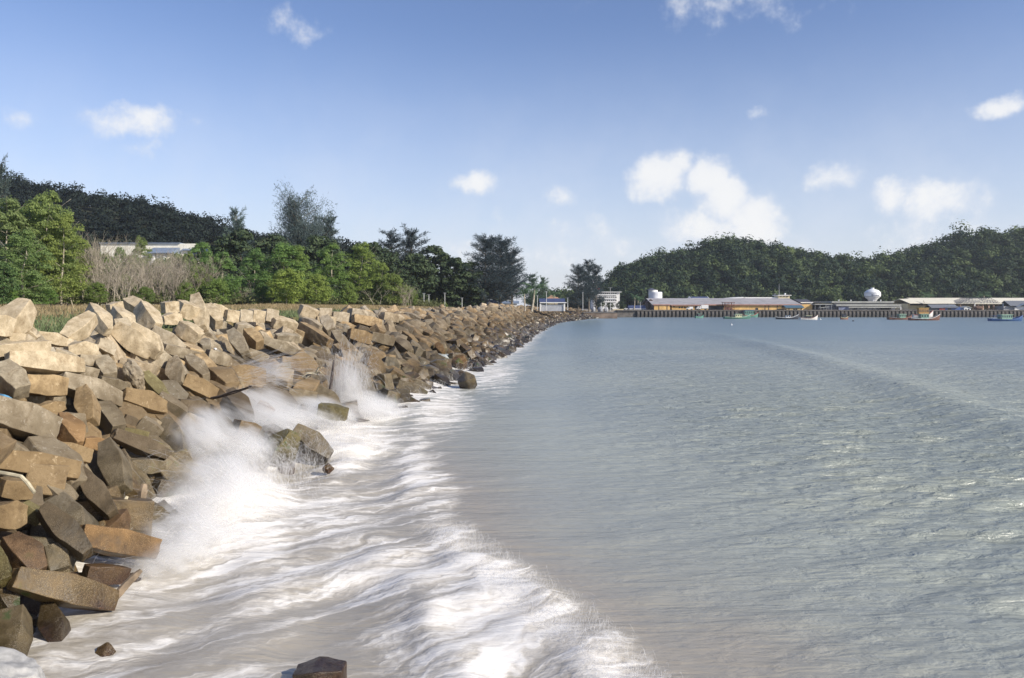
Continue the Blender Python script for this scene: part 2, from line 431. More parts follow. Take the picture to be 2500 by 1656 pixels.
def build_water():
    na, nr = 760, 720
    ang = np.concatenate([np.linspace(-68, -36, 40, endpoint=False), np.linspace(-36, 36, na, endpoint=False), np.linspace(36, 68, 40)])
    rr = np.concatenate([[3.0, 6.0], 9.0 * (480 / 9.0) ** (np.arange(nr) / (nr - 1.0))])
    A, Q = np.meshgrid(np.radians(ang), rr)
    x = (np.tan(A) * Q); y = Q + 0 * A              # rows of constant distance
    z, f, mud = water_fields(x, y)
    th = R(40)
    fx = x * math.cos(th) + y * math.sin(th); fy = -x * math.sin(th) + y * math.cos(th)
    v = np.stack([x, y, z], -1).reshape(-1, 3)
    n, m = x.shape
    idx = np.arange(n * m).reshape(n, m)
    fc = np.stack([idx[:-1, :-1], idx[:-1, 1:], idx[1:, 1:], idx[1:, :-1]], -1).reshape(-1, 4)
    me = np_mesh('water', v, fc, 4, True, {'foam': ('FLOAT', f), 'mud': ('FLOAT', mud),
                 'flow': ('FLOAT_VECTOR', np.stack([fx, fy, 0 * fx], -1))})
    m_ = bpy.data.materials.new('sea_water'); m_.use_nodes = True
    g = G(m_.node_tree); b = m_.node_tree.nodes['Principled BSDF']
    pos = g.n('ShaderNodeNewGeometry').outputs['Position']
    fo = g.n('ShaderNodeAttribute', attribute_name='foam').outputs['Fac']
    mu = g.n('ShaderNodeAttribute', attribute_name='mud').outputs['Fac']
    fl = g.n('ShaderNodeAttribute', attribute_name='flow').outputs['Vector']
    wob = g.vm('SCALE', g.vm('SUBTRACT', g.noise(pos, 0.45, 4, 0.55, out=1), (0.5, 0.5, 0.5)))
    wob.node.inputs['Scale'].default_value = 2.4
    fw = g.vm('ADD', fl, wob)
    n1 = g.noise(g.vm('MULTIPLY', fw, (0.24, 1.45, 1)), 1.0, 6, 0.58, 0.5)
    n2 = g.noise(g.vm('MULTIPLY', fw, (0.9, 5.0, 1)), 1.0, 5, 0.6, 0.2)
    n3 = g.noise(pos, 2.4, 6, 0.7, 1.2)
    nn = g.m('ADD', g.m('MULTIPLY', n1, 0.66), g.m('ADD', g.m('MULTIPLY', n2, 0.20), g.m('MULTIPLY', n3, 0.14)))
    th0 = g.m('SUBTRACT', 0.595, g.m('MULTIPLY', fo, 0.50))
    mask = g.mr(nn, th0, g.m('ADD', th0, 0.27))
    mask = g.m('MULTIPLY', mask, g.mr(fo, 0.03, 0.25))
    big = g.noise(pos, 0.035, 4, 0.55)
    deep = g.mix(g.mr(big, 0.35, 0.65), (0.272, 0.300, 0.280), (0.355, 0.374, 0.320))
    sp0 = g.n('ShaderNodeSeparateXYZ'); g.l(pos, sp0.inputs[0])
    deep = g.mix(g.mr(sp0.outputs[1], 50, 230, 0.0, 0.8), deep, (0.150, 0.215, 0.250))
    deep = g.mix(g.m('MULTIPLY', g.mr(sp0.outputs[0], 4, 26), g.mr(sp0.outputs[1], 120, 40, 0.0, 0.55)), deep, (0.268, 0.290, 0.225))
    wc = g.mix(mu, deep, (0.350, 0.312, 0.250))
    fcol = g.mix(g.mr(n1, 0.35, 0.65), (0.64, 0.60, 0.54), (0.84, 0.81, 0.76))
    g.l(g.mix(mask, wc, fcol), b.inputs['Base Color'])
    g.l(g.m('ADD', 0.30, g.m('MULTIPLY', mask, 0.55)), b.inputs['Roughness'])
    b.inputs['IOR'].default_value = 1.333
    g.l(g.m('SUBTRACT', 1.0, g.m('MULTIPLY', mask, 0.9)), b.inputs['Specular IOR Level'])
    # ripples: fine wind ripple, longer streaks in the lee
    sp = g.n('ShaderNodeSeparateXYZ'); g.l(pos, sp.inputs[0])
    far = g.m('MULTIPLY', g.mr(sp.outputs[1], 60, 260, 1.0, 0.5), g.mr(sp.outputs[1], 12, 50, 0.62, 1.0))
    lee = g.mr(sp.outputs[0], 0, 16, 0.30, 1.45)
    r1 = g.noise(g.vm('MULTIPLY', pos, (0.62, 1.7, 1)), 1.6, 5, 0.56, 0.35)
    r2 = g.noise(g.vm('MULTIPLY', pos, (0.09, 0.60, 1)), 1.0, 4, 0.6, 0.5)
    hgt = g.m('ADD', g.m('MULTIPLY', r1, g.m('MULTIPLY', lee, 0.42)), g.m('MULTIPLY', r2, 0.42))
    hgt = g.m('ADD', hgt, g.m('MULTIPLY', mask, 0.03))
    bp = g.n('ShaderNodeBump'); bp.inputs['Distance'].default_value = 1.0
    g.l(g.m('MULTIPLY', far, 0.75), bp.inputs['Strength']); g.l(hgt, bp.inputs['Height']); g.l(bp.outputs[0], b.inputs['Normal'])
    link('water', me, m_, kind='structure')
build_water()

# ---------------------------------------------------------------- land, rubble core, hills
def grid_mesh(name, X, Y, Z, mat_, smooth=True, flip=False):
    n, m = X.shape
    idx = np.arange(n * m).reshape(n, m)
    q = [idx[:-1, :-1], idx[:-1, 1:], idx[1:, 1:], idx[1:, :-1]]
    if flip: q = q[::-1]
    return link(name, np_mesh(name, np.stack([X, Y, Z], -1).reshape(-1, 3), np.stack(q, -1).reshape(-1, 4), 4, smooth), mat_, kind='structure')

def ground_mat():
    m = bpy.data.materials.new('dry_turf'); m.use_nodes = True
    g = G(m.node_tree); b = m.node_tree.nodes['Principled BSDF']
    pos = g.n('ShaderNodeNewGeometry').outputs['Position']
    n1 = g.noise(pos, 0.12, 5, 0.6); n2 = g.noise(pos, 3.0, 6, 0.7)
    c = g.mix(g.mr(n1, 0.42, 0.6), (0.085, 0.105, 0.040), (0.30, 0.215, 0.115))
    c = g.mix(g.mr(n2, 0.35, 0.7, 0.0, 0.6), c, (0.20, 0.17, 0.09))
    g.l(c, b.inputs['Base Color']); b.inputs['Roughness'].default_value = 0.95; b.inputs['Specular IOR Level'].default_value = 0.1
    bp = g.n('ShaderNodeBump'); bp.inputs['Distance'].default_value = 0.2; g.l(n2, bp.inputs['Height']); g.l(bp.outputs[0], b.inputs['Normal'])
    return m
GROUND = ground_mat()

def build_land():
    ys = np.concatenate([np.linspace(2, 120, 60), np.linspace(124, 414, 90)])
    off = np.concatenate([[0, 0.01], 0.8 * 1.22 ** np.arange(0, 31)])
    X = xc(ys)[:, None] - off[None, :] - 0.5; Y = ys[:, None] + 0 * off[None, :]
    Z = land_z(X, Y) + 0.10 * vnoise(X * .25, Y * .25, 31)
    Z[:, 0] = -2.0
    grid_mesh('ground', X, Y, Z, GROUND)
    # the flat yard behind the quay, out to the hills
    xs = np.linspace(-500, 760, 90); y2 = np.concatenate([[411.6, 411.7], np.linspace(414.05, 900, 24)])
    X, Y = np.meshgrid(xs, y2)
    Z = 3.80 + 0 * X; Z[0] = -2.0
    grid_mesh('ground', X, Y, Z, mat('yard_dirt', (0.24, 0.21, 0.17), 0.95, 0.25, 0.2))
    # sea bed under everything
    X, Y = np.meshgrid(np.linspace(-500, 760, 4), np.linspace(-60, 900, 4))
    grid_mesh('ground', X, Y, -3.0 + 0 * X, mat('sea_bed', (0.12, 0.10, 0.07), 0.95))
    # rubble core of the breakwater, seen only in the gaps between the armour blocks
    ys = np.linspace(2, 412, 320); t = np.linspace(-0.35, 1.14, 26)
    X = xw(ys)[:, None] + (xc(ys) - xw(ys))[:, None] * t[None, :]; Y = ys[:, None] + 0 * t[None, :]
    Z = slope_z(X, Y) - 0.75 + 0.35 * vnoise(X * 1.6, Y * 1.6, 33)
    Z[:, -1] -= 1.2
    grid_mesh('rubble_core', X, Y, Z, mat('core_rubble', (0.055, 0.044, 0.030), 0.95, 0.3, 2.0, bump=0.6, coords='Object'), flip=True)
build_land()

def hill(prof, d_ridge, d_foot, d_back, x_rng, z0, top_off, nseed, matn):
    """prof: skyline in photo pixels, turned into a ridge of real height at d_ridge"""
    px = np.array([p[0] for p in prof], float); py = np.array([p[1] for p in prof], float)
    xr = (px - 1250) * d_ridge / F; zr = H + (HOR - py) * d_ridge / F - top_off
    def hz(x, y):
        ridge = np.maximum(np.interp(x * d_ridge / np.maximum(y, 50) * 1.0, xr, zr) * 0.5 + np.interp(x, xr, zr) * 0.5, z0)
        t = np.where(y < d_ridge, (y - d_foot) / (d_ridge - d_foot), (d_back - y) / (d_back - d_ridge))
        t = np.clip(t, 0, 1); t = np.sin(t * math.pi / 2) ** 1.15
        return z0 + (ridge - z0) * t * (1 + 0.03 * vnoise(x * .05, y * .05, nseed))
    xs = np.linspace(x_rng[0], x_rng[1], 110); ys = np.linspace(d_foot, d_back, 40)
    X, Y = np.meshgrid(xs, ys)
    grid_mesh('hill', X, Y, hz(X, Y) - 0.2, matn)
    return hz
FLOOR = mat('forest_floor', (0.035, 0.040, 0.020), 0.95, 0.2, 0.3)
hill_right = hill([(1380, 725), (1440, 712), (1480, 690), (1530, 652), (1600, 628), (1680, 612), (1730, 594), (1790, 592), (1850, 596), (1900, 604), (1960, 618),
                   (2010, 626), (2060, 640), (2110, 640), (2170, 628), (2220, 618), (2270, 606), (2330, 582), (2390, 572), (2450, 570), (2510, 562), (2700, 545), (3000, 600)],
                  620.0, 492.0, 800.0, (20, 560), 3.6, 10.0, 51, FLOOR)
hill_left = hill([(-500, 330), (-200, 395), (0, 442), (60, 462), (130, 478), (250, 498), (330, 508), (400, 528), (480, 545), (560, 568), (640, 585), (720, 600), (860, 612), (960, 640), (1060, 690), (1250, 730)],
                 400.0, 275.0, 560.0, (-420, -8), 6.6, 3.5, 52, FLOOR)

# ---------------------------------------------------------------- concrete armour blocks
def bar_bm(e1, e2, seed, skew=0.0, sub=2, cross=0, chip=0.028):
    """cast block: square in the middle, tapering to smaller ends (unit length, unit width)"""
    r = random.Random(seed)
    bm = bmesh.new()
    def bar(M, e1, e2, ln=1.0, wd=1.0, m0=0.0):
        rings = []
        for xx, sy, sz in ((-0.5, e1, e2), (-0.06 + m0, 1, 1), (0.06 + m0, 1, 1), (0.5, e1 * r.uniform(.92, 1.08), e2 * r.uniform(.92, 1.08))):
            ring = []
            for (a, b) in ((-1, -1), (1, -1), (1, 1), (-1, 1)):
                p = Vector((xx * ln, a * 0.5 * sy * wd, b * 0.5 * sz * wd + skew * abs(xx)))
                p += Vector((r.uniform(-1, 1), r.uniform(-1, 1), r.uniform(-1, 1))) * 0.022
                ring.append(bm.verts.new(M @ p))
            rings.append(ring)
        for i in range(3):
            for j in range(4):
                bm.faces.new([rings[i][j], rings[i][(j+1) % 4], rings[i+1][(j+1) % 4], rings[i+1][j]])
        bm.faces.new(rings[0][::-1]); bm.faces.new(rings[3])
    bar(Matrix.Identity(4), e1, e2)
    if cross == 1:
        bar(Matrix.Rotation(R(90), 4, 'Z') @ Matrix.Translation((0.30, 0.03, 0.04)), 0.62, 0.7, 1.25, 0.8)
    elif cross == 2:
        bar(Matrix.Translation((0.27, 0, 0.0)) @ Matrix.Rotation(R(72), 4, 'Y') @ Matrix.Translation((-0.3, 0, 0)), 0.6, 0.66, 1.1, 0.85)
    bmesh.ops.recalc_face_normals(bm, faces=bm.faces)
    bmesh.ops.bevel(bm, geom=list(bm.edges), offset=0.035, segments=sub, affect='EDGES', clamp_overlap=True, profile=0.6)
    if chip and sub > 1:
        bmesh.ops.triangulate(bm, faces=[f for f in bm.faces if len(f.verts) > 4])
        bmesh.ops.subdivide_edges(bm, edges=[e for e in bm.edges if e.calc_length() > 0.3], cuts=2, use_grid_fill=True)
        from mathutils import noise as mn
        for v in bm.verts:
            n = mn.noise_vector(v.co * 5.0 + Vector((seed * 3.1, 0, 0)))
            v.co += n * chip
    return bm
def rock_bm(seed, amp=0.16, sub=4, flat=0.8):
    from mathutils import noise as mn
    bm = bmesh.new()
    bmesh.ops.create_icosphere(bm, subdivisions=sub, radius=0.5)
    r = random.Random(seed)
    cuts = [(Vector((r.gauss(0, 1), r.gauss(0, 1), r.gauss(0, 1))).normalized(), r.uniform(.30, .42)) for _ in range(9)]
    for v in bm.verts:
        for n, dd in cuts:
            k = v.co.dot(n)
            if k > dd: v.co -= n * (k - dd) * 0.92
        v.co += v.co.normalized() * (mn.noise(v.co * 3 + Vector((seed, 0, 0))) * amp + mn.noise(v.co * 9 + Vector((seed, 5, 0))) * amp * 0.35)
    return bm
def bm_mesh(name, bm, smooth=False):
    me = bpy.data.meshes.new(name)
    if smooth:
        for f in bm.faces: f.smooth = True
    bm.to_mesh(me); bm.free()
    return me
BLK = block_mat('weathered_concrete', False)
BLKM = block_mat('weathered_concrete_mass', True)
VAR = {}
for i, (a, b_) in enumerate([(.62, .78), (.55, .72), (.70, .82), (.60, .66), (.78, .86), (.52, .80)]):
    VAR[i] = bm_mesh('armour_block', bar_bm(a, b_, i + 1))
VAR['w'] = bm_mesh('armour_block', bar_bm(.42, .62, 31))
VAR['c'] = bm_mesh('armour_block', bar_bm(.66, .74, 41, cross=1))
VAR['l'] = bm_mesh('armour_block', bar_bm(.64, .72, 51, cross=2))
VAR['b'] = bm_mesh('armour_block', bar_bm(.66, .74, 61, skew=-0.34))
VAR['q'] = bm_mesh('armour_block', bar_bm(.90, .90, 71))
VAR['r'] = bm_mesh('armour_block', rock_bm(81), False)
VAR['s'] = bm_mesh('armour_block', rock_bm(83, 0.05), True)
for me in VAR.values(): me.materials.append(BLK)
LOW = []
for i, (a, b_) in enumerate([(.62, .78), (.55, .72), (.72, .82), (.6, .66), (.88, .9)]):
    bm = bar_bm(a, b_, 100 + i, sub=1, chip=0)
    bmesh.ops.triangulate(bm, faces=bm.faces)
    LOW.append((np.array([v.co[:] for v in bm.verts], np.float32), np.array([[v.index for v in f.verts] for f in bm.faces], np.int32)))
    bm.verts.index_update(); LOW[-1] = (np.array([v.co[:] for v in bm.verts], np.float32), np.array([[v.index for v in f.verts] for f in bm.faces], np.int32)); bm.free()

def frame(A, B, w, roll, thick=1.0):
    u = (B - A); L = u.length; u.normalize()
    up = Vector((0, 0, 1)) if abs(u.z) < 0.93 else Vector((0, -1, 0.2))
    v = up.cross(u).normalized(); n = u.cross(v)
    q = Matrix.Rotation(roll, 3, u)
    v = q @ v; n = q @ n
    M = Matrix(((u.x*L, v.x*w, n.x*w*thick), (u.y*L, v.y*w, n.y*w*thick), (u.z*L, v.z*w, n.z*w*thick))).to_4x4()
    M.translation = (A + B) / 2
    return M
PLACED = []
def put_block(M, key, tint, label, group, cat='concrete block', name='armour_block'):
    o = bpy.data.objects.new(name, VAR[key]); COL.objects.link(o)
    o.matrix_world = M
    o.color = (*tint, 1.0)
    PLACED.append(o)
    return tag(o, label, cat, group)
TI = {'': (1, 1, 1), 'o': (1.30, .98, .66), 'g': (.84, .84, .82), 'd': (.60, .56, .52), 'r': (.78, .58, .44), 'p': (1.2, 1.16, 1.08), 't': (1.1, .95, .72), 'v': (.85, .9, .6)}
HERO = []
def hero(ax, ay, bx, by, w, label, key=None, lift=0.55, roll=None, tint='', thick=1.0, dd=0.0, d=None, group='concrete armour blocks of the breakwater'):
    cx, cy = (ax + bx) / 2, (ay + by) / 2
    dc = d or ray_slope(cx, cy, lift)
    Lp = math.hypot(bx - ax, by - ay) * dc / F
    da = db = dc
    if d is None:
        m = 0.42 * Lp
        da = dc + max(-m, min(m, ray_slope(ax, ay, lift) - dc)); db = dc + max(-m, min(m, ray_slope(bx, by, lift) - dc))
    da -= dd * 0.5; db += dd * 0.5
    A = Vector((PX(ax, da), da, PZ(ay, da))); B = Vector((PX(bx, db), db, PZ(by, db)))
    W = 0.90 * w * dc / F
    e = (B - A).normalized() * W * 0.05
    A -= e; B += e
    if (B - A).length < W * 1.05:
        mid = (A + B) / 2; uu = (B - A).normalized() if (B - A).length > 1e-3 else Vector((0.5, -0.8, 0)).normalized()
        A = mid - uu * W * 0.55; B = mid + uu * W * 0.55
    if roll is None: roll = rnd.uniform(-22, 22)
    if key is None: key = rnd.choice([0, 1, 2, 3, 4, 5])
    M = frame(A, B, W, R(roll), thick)
    o = put_block(M, key, TI[tint], label, group)
    HERO.append((M.translation.copy(), max((B - A).length, W), W, cx, cy, w, math.hypot(bx-ax, by-ay)))
    return o
# ---- blocks one can single out in the photograph (photo pixels of the two ends, width)
hero(4, 818, 66, 748, 66, 'big pale upright block leaning right beside the green weeds', 1, .9, 8, 'p')
hero(-30, 790, 20, 800, 60, 'pale bleached block cut by the left picture edge in the crest row', 2, .8, 0, 'p')
hero(46, 800, 86, 832, 38, 'pale square-ended block under the big leaning upright block', 4, .6, 10, 'p')
hero(20, 824, 56, 826, 26, 'small white block tucked below the leaning upright block', 4, .5, 0, 'p')
hero(90, 820, 160, 838, 34, 'low pale block with a flat top at the edge of the weeds', 3, .5, -10, 'p')
hero(160, 828, 226, 776, 46, 'pale slab leaning up to the right with one white side', 0, .8, 25, 'p')
hero(222, 752, 264, 812, 46, 'tall pale block with a dark chipped left shoulder', 'w', .9, -15, 'p')
hero(-8, 856, 118, 845, 38, 'long flat bleached block lying level above the big beige bar', 2, .6, 5, 'p')
hero(162, 852, 234, 848, 38, 'humped pale block with white streaks on its back', 'b', .6, 0, 'p')
hero(20, 878, 196, 896, 54, 'longest beige bar of the upper left with a shadowed left end', 1, .75, -18, 'p')
hero(130, 858, 204, 892, 34, 'sloping beige block wedged behind the longest beige bar', 3, .6, 15)
hero(192, 878, 238, 884, 30, 'small grey-beige block with a broken corner right of the longest bar', 4, .5)
hero(238, 838, 276, 858, 36, 'half shaded block under the chipped tall block', 0, .45)
hero(245, 882, 268, 924, 46, 'square grey block standing on end left of the rough broken block', 4, .65, 5, 'g')
hero(178, 905, 232, 914, 36, 'short beige block below the small broken-cornered block', 4, .55)
hero(2, 900, 52, 958, 62, 'smooth grey-green slab at the left edge above the blue rope', 2, .7, 15, 'g')
hero(58, 938, 152, 946, 56, 'orange-tan block with a crumbled top face', 4, .7, -8, 't')
hero(152, 930, 288, 978, 56, 'long pale tan bar running down to the right in the middle left', 0, .8, -20)
hero(244, 928, 312, 946, 32, 'grey block with a crusted pebbly end', 3, .6, 10, 'g')
hero(95, 1002, 154, 990, 36, 'small brown block in shadow behind the round-shouldered block', 3, .4, 0, 't')
hero(206, 955, 222, 1032, 50, 'upright round-shouldered brown block above the orange one', 0, .75, 30, 't')
hero(250, 994, 288, 1052, 48, 'dark grey stubby block with a pitted top', 4, .65, 0, 'g')
hero(-30, 1000, 124, 1052, 92, 'largest olive slab at the left edge with a small hole in its side', 2, .9, -12, '', .9)
hero(150, 1022, 192, 1090, 58, 'rusty orange block stained deep brown', 'w', .7, -8, 'o')
hero(112, 1094, 216, 1116, 46, 'plain tan block just above the mottled long bar', 2, .6, -14, 't')
hero(-20, 1124, 184, 1152, 62, 'mottled tan long bar reaching in from the left edge', 2, .85, -20, 't')
hero(204, 1080, 258, 1086, 36, 'small orange-tan block behind the black-sided hexagonal slab', 3, .5, 0, 'o')
hero(264, 1086, 298, 1196, 62, 'standing hexagonal slab with one black side in the middle left', 1, .9, 35, 'g')
hero(278, 1060, 412, 1114, 42, 'dark slate-grey bar pointing down to the splash', 3, .8, -12, 'd')
hero(316, 1136, 398, 1138, 40, 'barnacled block with a jagged front beside the white splash', 'c', .6, 0, '')
hero(198, 1156, 276, 1258, 52, 'dark wedge with green weed on its upper edge', 5, .85, 32, 'd')
hero(118, 1190, 172, 1232, 52, 'olive block with a red-brown lower edge left of the weedy wedge', 4, .7, 20)
hero(2, 1190, 72, 1196, 52, 'olive-tan block under the bamboo pole', 4, .75, 5, 't')
hero(-20, 1262, 52, 1258, 78, 'olive-gold block at the left edge below the bamboo pole block', 3, .8, -10, 't')
hero(54, 1236, 100, 1270, 38, 'dark green block in the shade beside the olive-gold block', 4, .4, 0, 'v')
hero(104, 1244, 212, 1352, 60, 'big dark wedge with a sunlit red-brown end face', 5, .95, 35, 'd')
hero(196, 1308, 376, 1342, 66, 'smooth orange bar jutting into the white water', 2, .85, -14, 'o')
hero(22, 1320, 92, 1402, 74, 'dark red crusted block under the big dark wedge', 3, .6, 10, 'r')
hero(262, 1300, 308, 1254, 54, 'red-brown barnacled stump above the orange bar', 'w', .6, 0, 'r')
hero(36, 1412, 272, 1468, 74, 'olive-gold bar with a green patch at its seaward tip', 1, .9, -18, 't')
hero(-16, 1340, 14, 1420, 44, 'olive block showing only its right face at the left edge', 2, .7, 20, 'v')
hero(208, 1400, 304, 1404, 48, 'dark wine-red block below the orange bar', 4, .45, 0, 'r')
hero(40, 1500, 18, 1606, 78, 'barnacle-speckled block standing above the pale boulder', 4, .7, 15, '')
hero(118, 1478, 146, 1584, 62, 'dark pointed block dipping into the beige shallows', 'w', .35, 25, 'd')
hero(168, 1402, 204, 1432, 34, 'small crusted red block behind the olive-gold bar', 'r', .35, 0, 'r')
hero(0, 1440, 30, 1490, 50, 'blackish block in the shade left of the olive-gold bar', 3, .2, 0, 'd')
hero(300, 1224, 330, 1262, 46, 'dark weedy block between barnacled stump and splash', 'r', .4, 0, 'v')
hero(345, 1240, 400, 1262, 48, 'grey barnacled block half under the splash', 3, .45, 10, '')
hero(380, 1190, 425, 1200, 50, 'dark block behind the lower edge of the big splash', 4, .35, 0, 'd')
hero(262, 1420, 345, 1412, 34, 'low dark rock awash at the tip of the orange bar', 'r', .1, 0, 'd')
hero(244, 1596, 276, 1598, 44, 'small broken orange-sided block alone in the beige shallows', 'w', .2, 40, 't', d=17.3)
hero(728, 1668, 838, 1662, 96, 'dark speckled block rising from the foam at the bottom edge', 0, .3, 0, 'g', d=16.2, thick=1.0)
hero(652, 1140, 718, 1058, 70, 'mossy pyramid-like block standing in the white surge', 'w', .7, 40, 'v', d=37.5)
hero(716, 1054, 800, 1120, 58, 'brown block leaning against the mossy pyramid-like block', 5, .6, 38, '', d=38.5)
hero(788, 1150, 812, 1138, 26, 'small barnacled stone alone in the foam seaward of the mossy block', 'r', .3, 0, 't', d=36.0)
hero(632, 1060, 690, 1062, 44, 'dark rounded block drowned in foam behind the mossy block', 'w', .5, 20, 'd', d=40.5)
hero(1128, 938, 1156, 930, 44, 'upright block with a black left face standing clear in the foam', 'w', .4, 30, '', d=72)
# upper rows further right
hero(266, 756, 302, 748, 32, 'small pitted crest block behind the tall chipped block', 4, .9, 0, 'p')
hero(280, 760, 320, 806, 46, 'pale crest block with a round top and shaded left end', 'w', .9, -10, 'p')
hero(314, 738, 348, 760, 36, 'white-nosed crest block tilted towards the trees', 4, 1.0, 20, 'p')
hero(344, 748, 380, 802, 46, 'tall bleached crest block with a white upper edge', 5, 1.0, -20, 'p')
hero(284, 800, 372, 864, 56, 'large pale block spreading two legs in the upper left', 'l', .9, -10, 'p')
hero(376, 806, 448, 852, 36, 'beige bar running down right behind the two-legged block', 3, .75, -20)
hero(399, 752, 430, 750, 34, 'cube-like crest block left of the tallest crest block', 4, 1.0, 0, 'p')
hero(436, 752, 474, 762, 42, 'rounded crest cube leaning on the tallest crest block', 'q', 1.0, 20, 'p')
hero(480, 726, 494, 802, 42, 'tallest crest block standing up like a tooth', 1, 1.1, 25, 'p')
hero(398, 782, 440, 776, 34, 'low beige block in front of the cube-like crest block', 3, .7, 0, 'p')
hero(440, 796, 486, 826, 42, 'star-shaped pale block in front of the tallest crest block', 'c', .8, 0, 'p')
hero(506, 752, 534, 792, 36, 'pale block leaning right behind the tallest crest block', 0, .9, 10, 'p')
hero(402, 850, 488, 872, 28, 'thin flat grey bar low among the upper left blocks', 2, .6, 10)
hero(308, 882, 346, 946, 52, 'rough broken block with exposed gravel', 'r', .75, 0, '')
hero(330, 856, 418, 884, 46, 'tan block under the legs of the two-legged block', 'b', .6, 0)
hero(458, 878, 502, 926, 42, 'brownish block with a pointed shadow on its left', 5, .7, 10)
hero(428, 882, 440, 944, 48, 'block with a black left side above the brown bar', 5, .75, 30, '')
hero(448, 930, 522, 966, 44, 'plain brown bar with a pale seaward end', 2, .75, -20, 't')
hero(300, 966, 398, 998, 54, 'rhomboid tan block with a bright flat top', 3, .85, -22, 't')
hero(384, 972, 448, 1012, 40, 'shaded block with one sunlit square end', 4, .7, 20, '')
hero(350, 918, 402, 978, 38, 'greenish-grey block right of the rough broken block', 2, .6, 10, 'v')
hero(436, 986, 522, 1002, 38, 'crusted dark block at the upper edge of the big splash', 3, .6, 0, 'd')
hero(408, 1030, 446, 1112, 54, 'tall wedge with a black left face beside the big splash', 5, .85, 35, '')
hero(344, 1030, 388, 1062, 40, 'olive-brown block below the rhomboid tan block', 4, .6, 0, '')
hero(304, 1020, 336, 1040, 30, 'nearly black block in the gap left of the olive-brown block', 3, .3, 0, 'd')
hero(298, 1056, 356, 1066, 32, 'flat olive block above the slate-grey bar', 2, .5, 0, 'v')
hero(360, 1085, 392, 1105, 40, 'olive block behind the tip of the slate-grey bar', 4, .4, 0, 'v')
hero(516, 752, 548, 764, 32, 'flat-topped crest block right of the tallest crest block', 2, .9, 0, 'p')
hero(550, 770, 576, 772, 34, 'crest cube with a stepped foot', 'q', .9, 5, 'p')
hero(582, 772, 608, 774, 34, 'crest cube with a shaded left side before the dry grass', 'q', .9, -8, '')
hero(612, 770, 640, 772, 34, 'crest cube with a rough whitish front', 'q', .9, 8, 'p')
hero(644, 770, 672, 774, 36, 'crest cube with a triangular shadow on its front', 'q', .9, -5, '')
hero(566, 812, 600, 866, 38, 'hexagonal slab with a wide black left side in the upper middle', 1, .8, 35, 'g')
hero(642, 832, 726, 866, 32, 'long smooth grey-brown bar in the upper middle', 3, .8, -20, 'g')
hero(674, 826, 726, 828, 28, 'pale grey hexagonal face above the long smooth bar', 1, .65, 20, 'g')
hero(736, 798, 804, 840, 32, 'ochre bar pointing down right beneath the crest', 2, .8, -10, 't')
hero(668, 788, 720, 796, 32, 'pale block with a black left end below the crest gap', 5, .75, 25, 'p')
hero(734, 756, 772, 768, 30, 'lone crest cube with a bright right face at the end of the dry grass', 'q', 1.0, 15, 'p')
hero(776, 762, 806, 762, 22, 'low crest cube right of the lone bright crest cube', 'q', .9, 0, '')
hero(772, 782, 816, 784, 26, 'flat slab with a white top under the low crest cube', 2, .7, 0, 'p')
hero(810, 772, 846, 776, 28, 'crest block with a pale hood on its back', 4, .9, 0, '')
hero(604, 812, 634, 842, 32, 'brown block with a sunny right end above the long smooth bar', 4, .7, 10, 't')
hero(578, 800, 616, 806, 34, 'block with a lit nose between the slab and the crest cubes', 'w', .7, 20, '')
hero(742, 782, 782, 802, 26, 'grey-brown block ending in a pale hexagon below the lone cube', 3, .75, 0, '')
hero(792, 780, 810, 810, 32, 'upright block with a dark left face under the white slab', 4, .75, 25, '')
hero(604, 860, 650, 878, 28, 'beige block under the left end of the long smooth bar', 4, .55, 0, '')
hero(506, 866, 552, 882, 34, 'beige block with a pale front left of the hexagonal slab', 4, .65, 0, '')
hero(856, 764, 908, 776, 30, 'long crest slab above the brown two-toned bar', 2, .9, 0, '')
hero(862, 778, 926, 792, 26, 'brown two-toned bar in front of the long crest slab', 4, .85, -10, 't')
hero(934, 772, 968, 778, 24, 'crest cube in front of the bare white-stemmed bush', 'q', .9, 0, 'p')
hero(960, 776, 988, 782, 26, 'round-backed pale boulder-like crest block', 's', .85, 0, 'p')
hero(852, 815, 900, 830, 34, 'broad tan block in the upper slope centre', 4, .75, -8, 't')
hero(905, 820, 960, 835, 28, 'smooth grey slab next to the broad tan block', 2, .7, 5, 'g')
hero(815, 815, 850, 862, 30, 'tall narrow block dropping towards the fan of spray', 0, .7, 10, '')
hero(968, 832, 1004, 862, 28, 'dark-sided oblong block in the slope centre', 3, .75, 20, '')
hero(985, 812, 1016, 838, 16, 'thin yellowish bar lying on the slope centre', 3, .8, 0, 't')
hero(1066, 842, 1082, 862, 20, 'small upright golden block among dark wet ones', 1, .7, 30, 'o')
hero(1112, 882, 1132, 892, 34, 'golden hexagon-faced block close to the waterline', 1, .6, 30, 'o')
hero(972, 938, 1040, 966, 36, 'brown bar with its blunt end over the foam', 3, .7, -10, '')
hero(1066, 920, 1094, 944, 26, 'dark brown bar dipping to the foam near the clear-standing block', 3, .6, 0, 'd')
hero(780, 1000, 846, 1012, 40, 'mossy log-shaped block half covered by falling spray', 2, .6, 0, 'v', d=45)
hero(905, 1005, 950, 1030, 34, 'wet brown block pointing to sea at the edge of the falling spray', 3, .45, 0, '')
hero(560, 960, 610, 1020, 46, 'dark wet block with a mossy belly right of the branch', 3, .7, 20, 'd')
hero(575, 1045, 620, 1060, 52, 'yellowish wet block rising out of the splash', 4, .6, 0, 't')
hero(625, 995, 660, 1015, 46, 'reddish wet block behind the first veil of spray', 4, .5, 0, 'o')
hero(700, 965, 765, 972, 40, 'grey-brown wet block above the veil of spray', 2, .6, 0, '')
hero(690, 1000, 712, 1010, 44, 'round-topped wet block left of the mossy log-shaped block', 's', .5, 0, 'd')
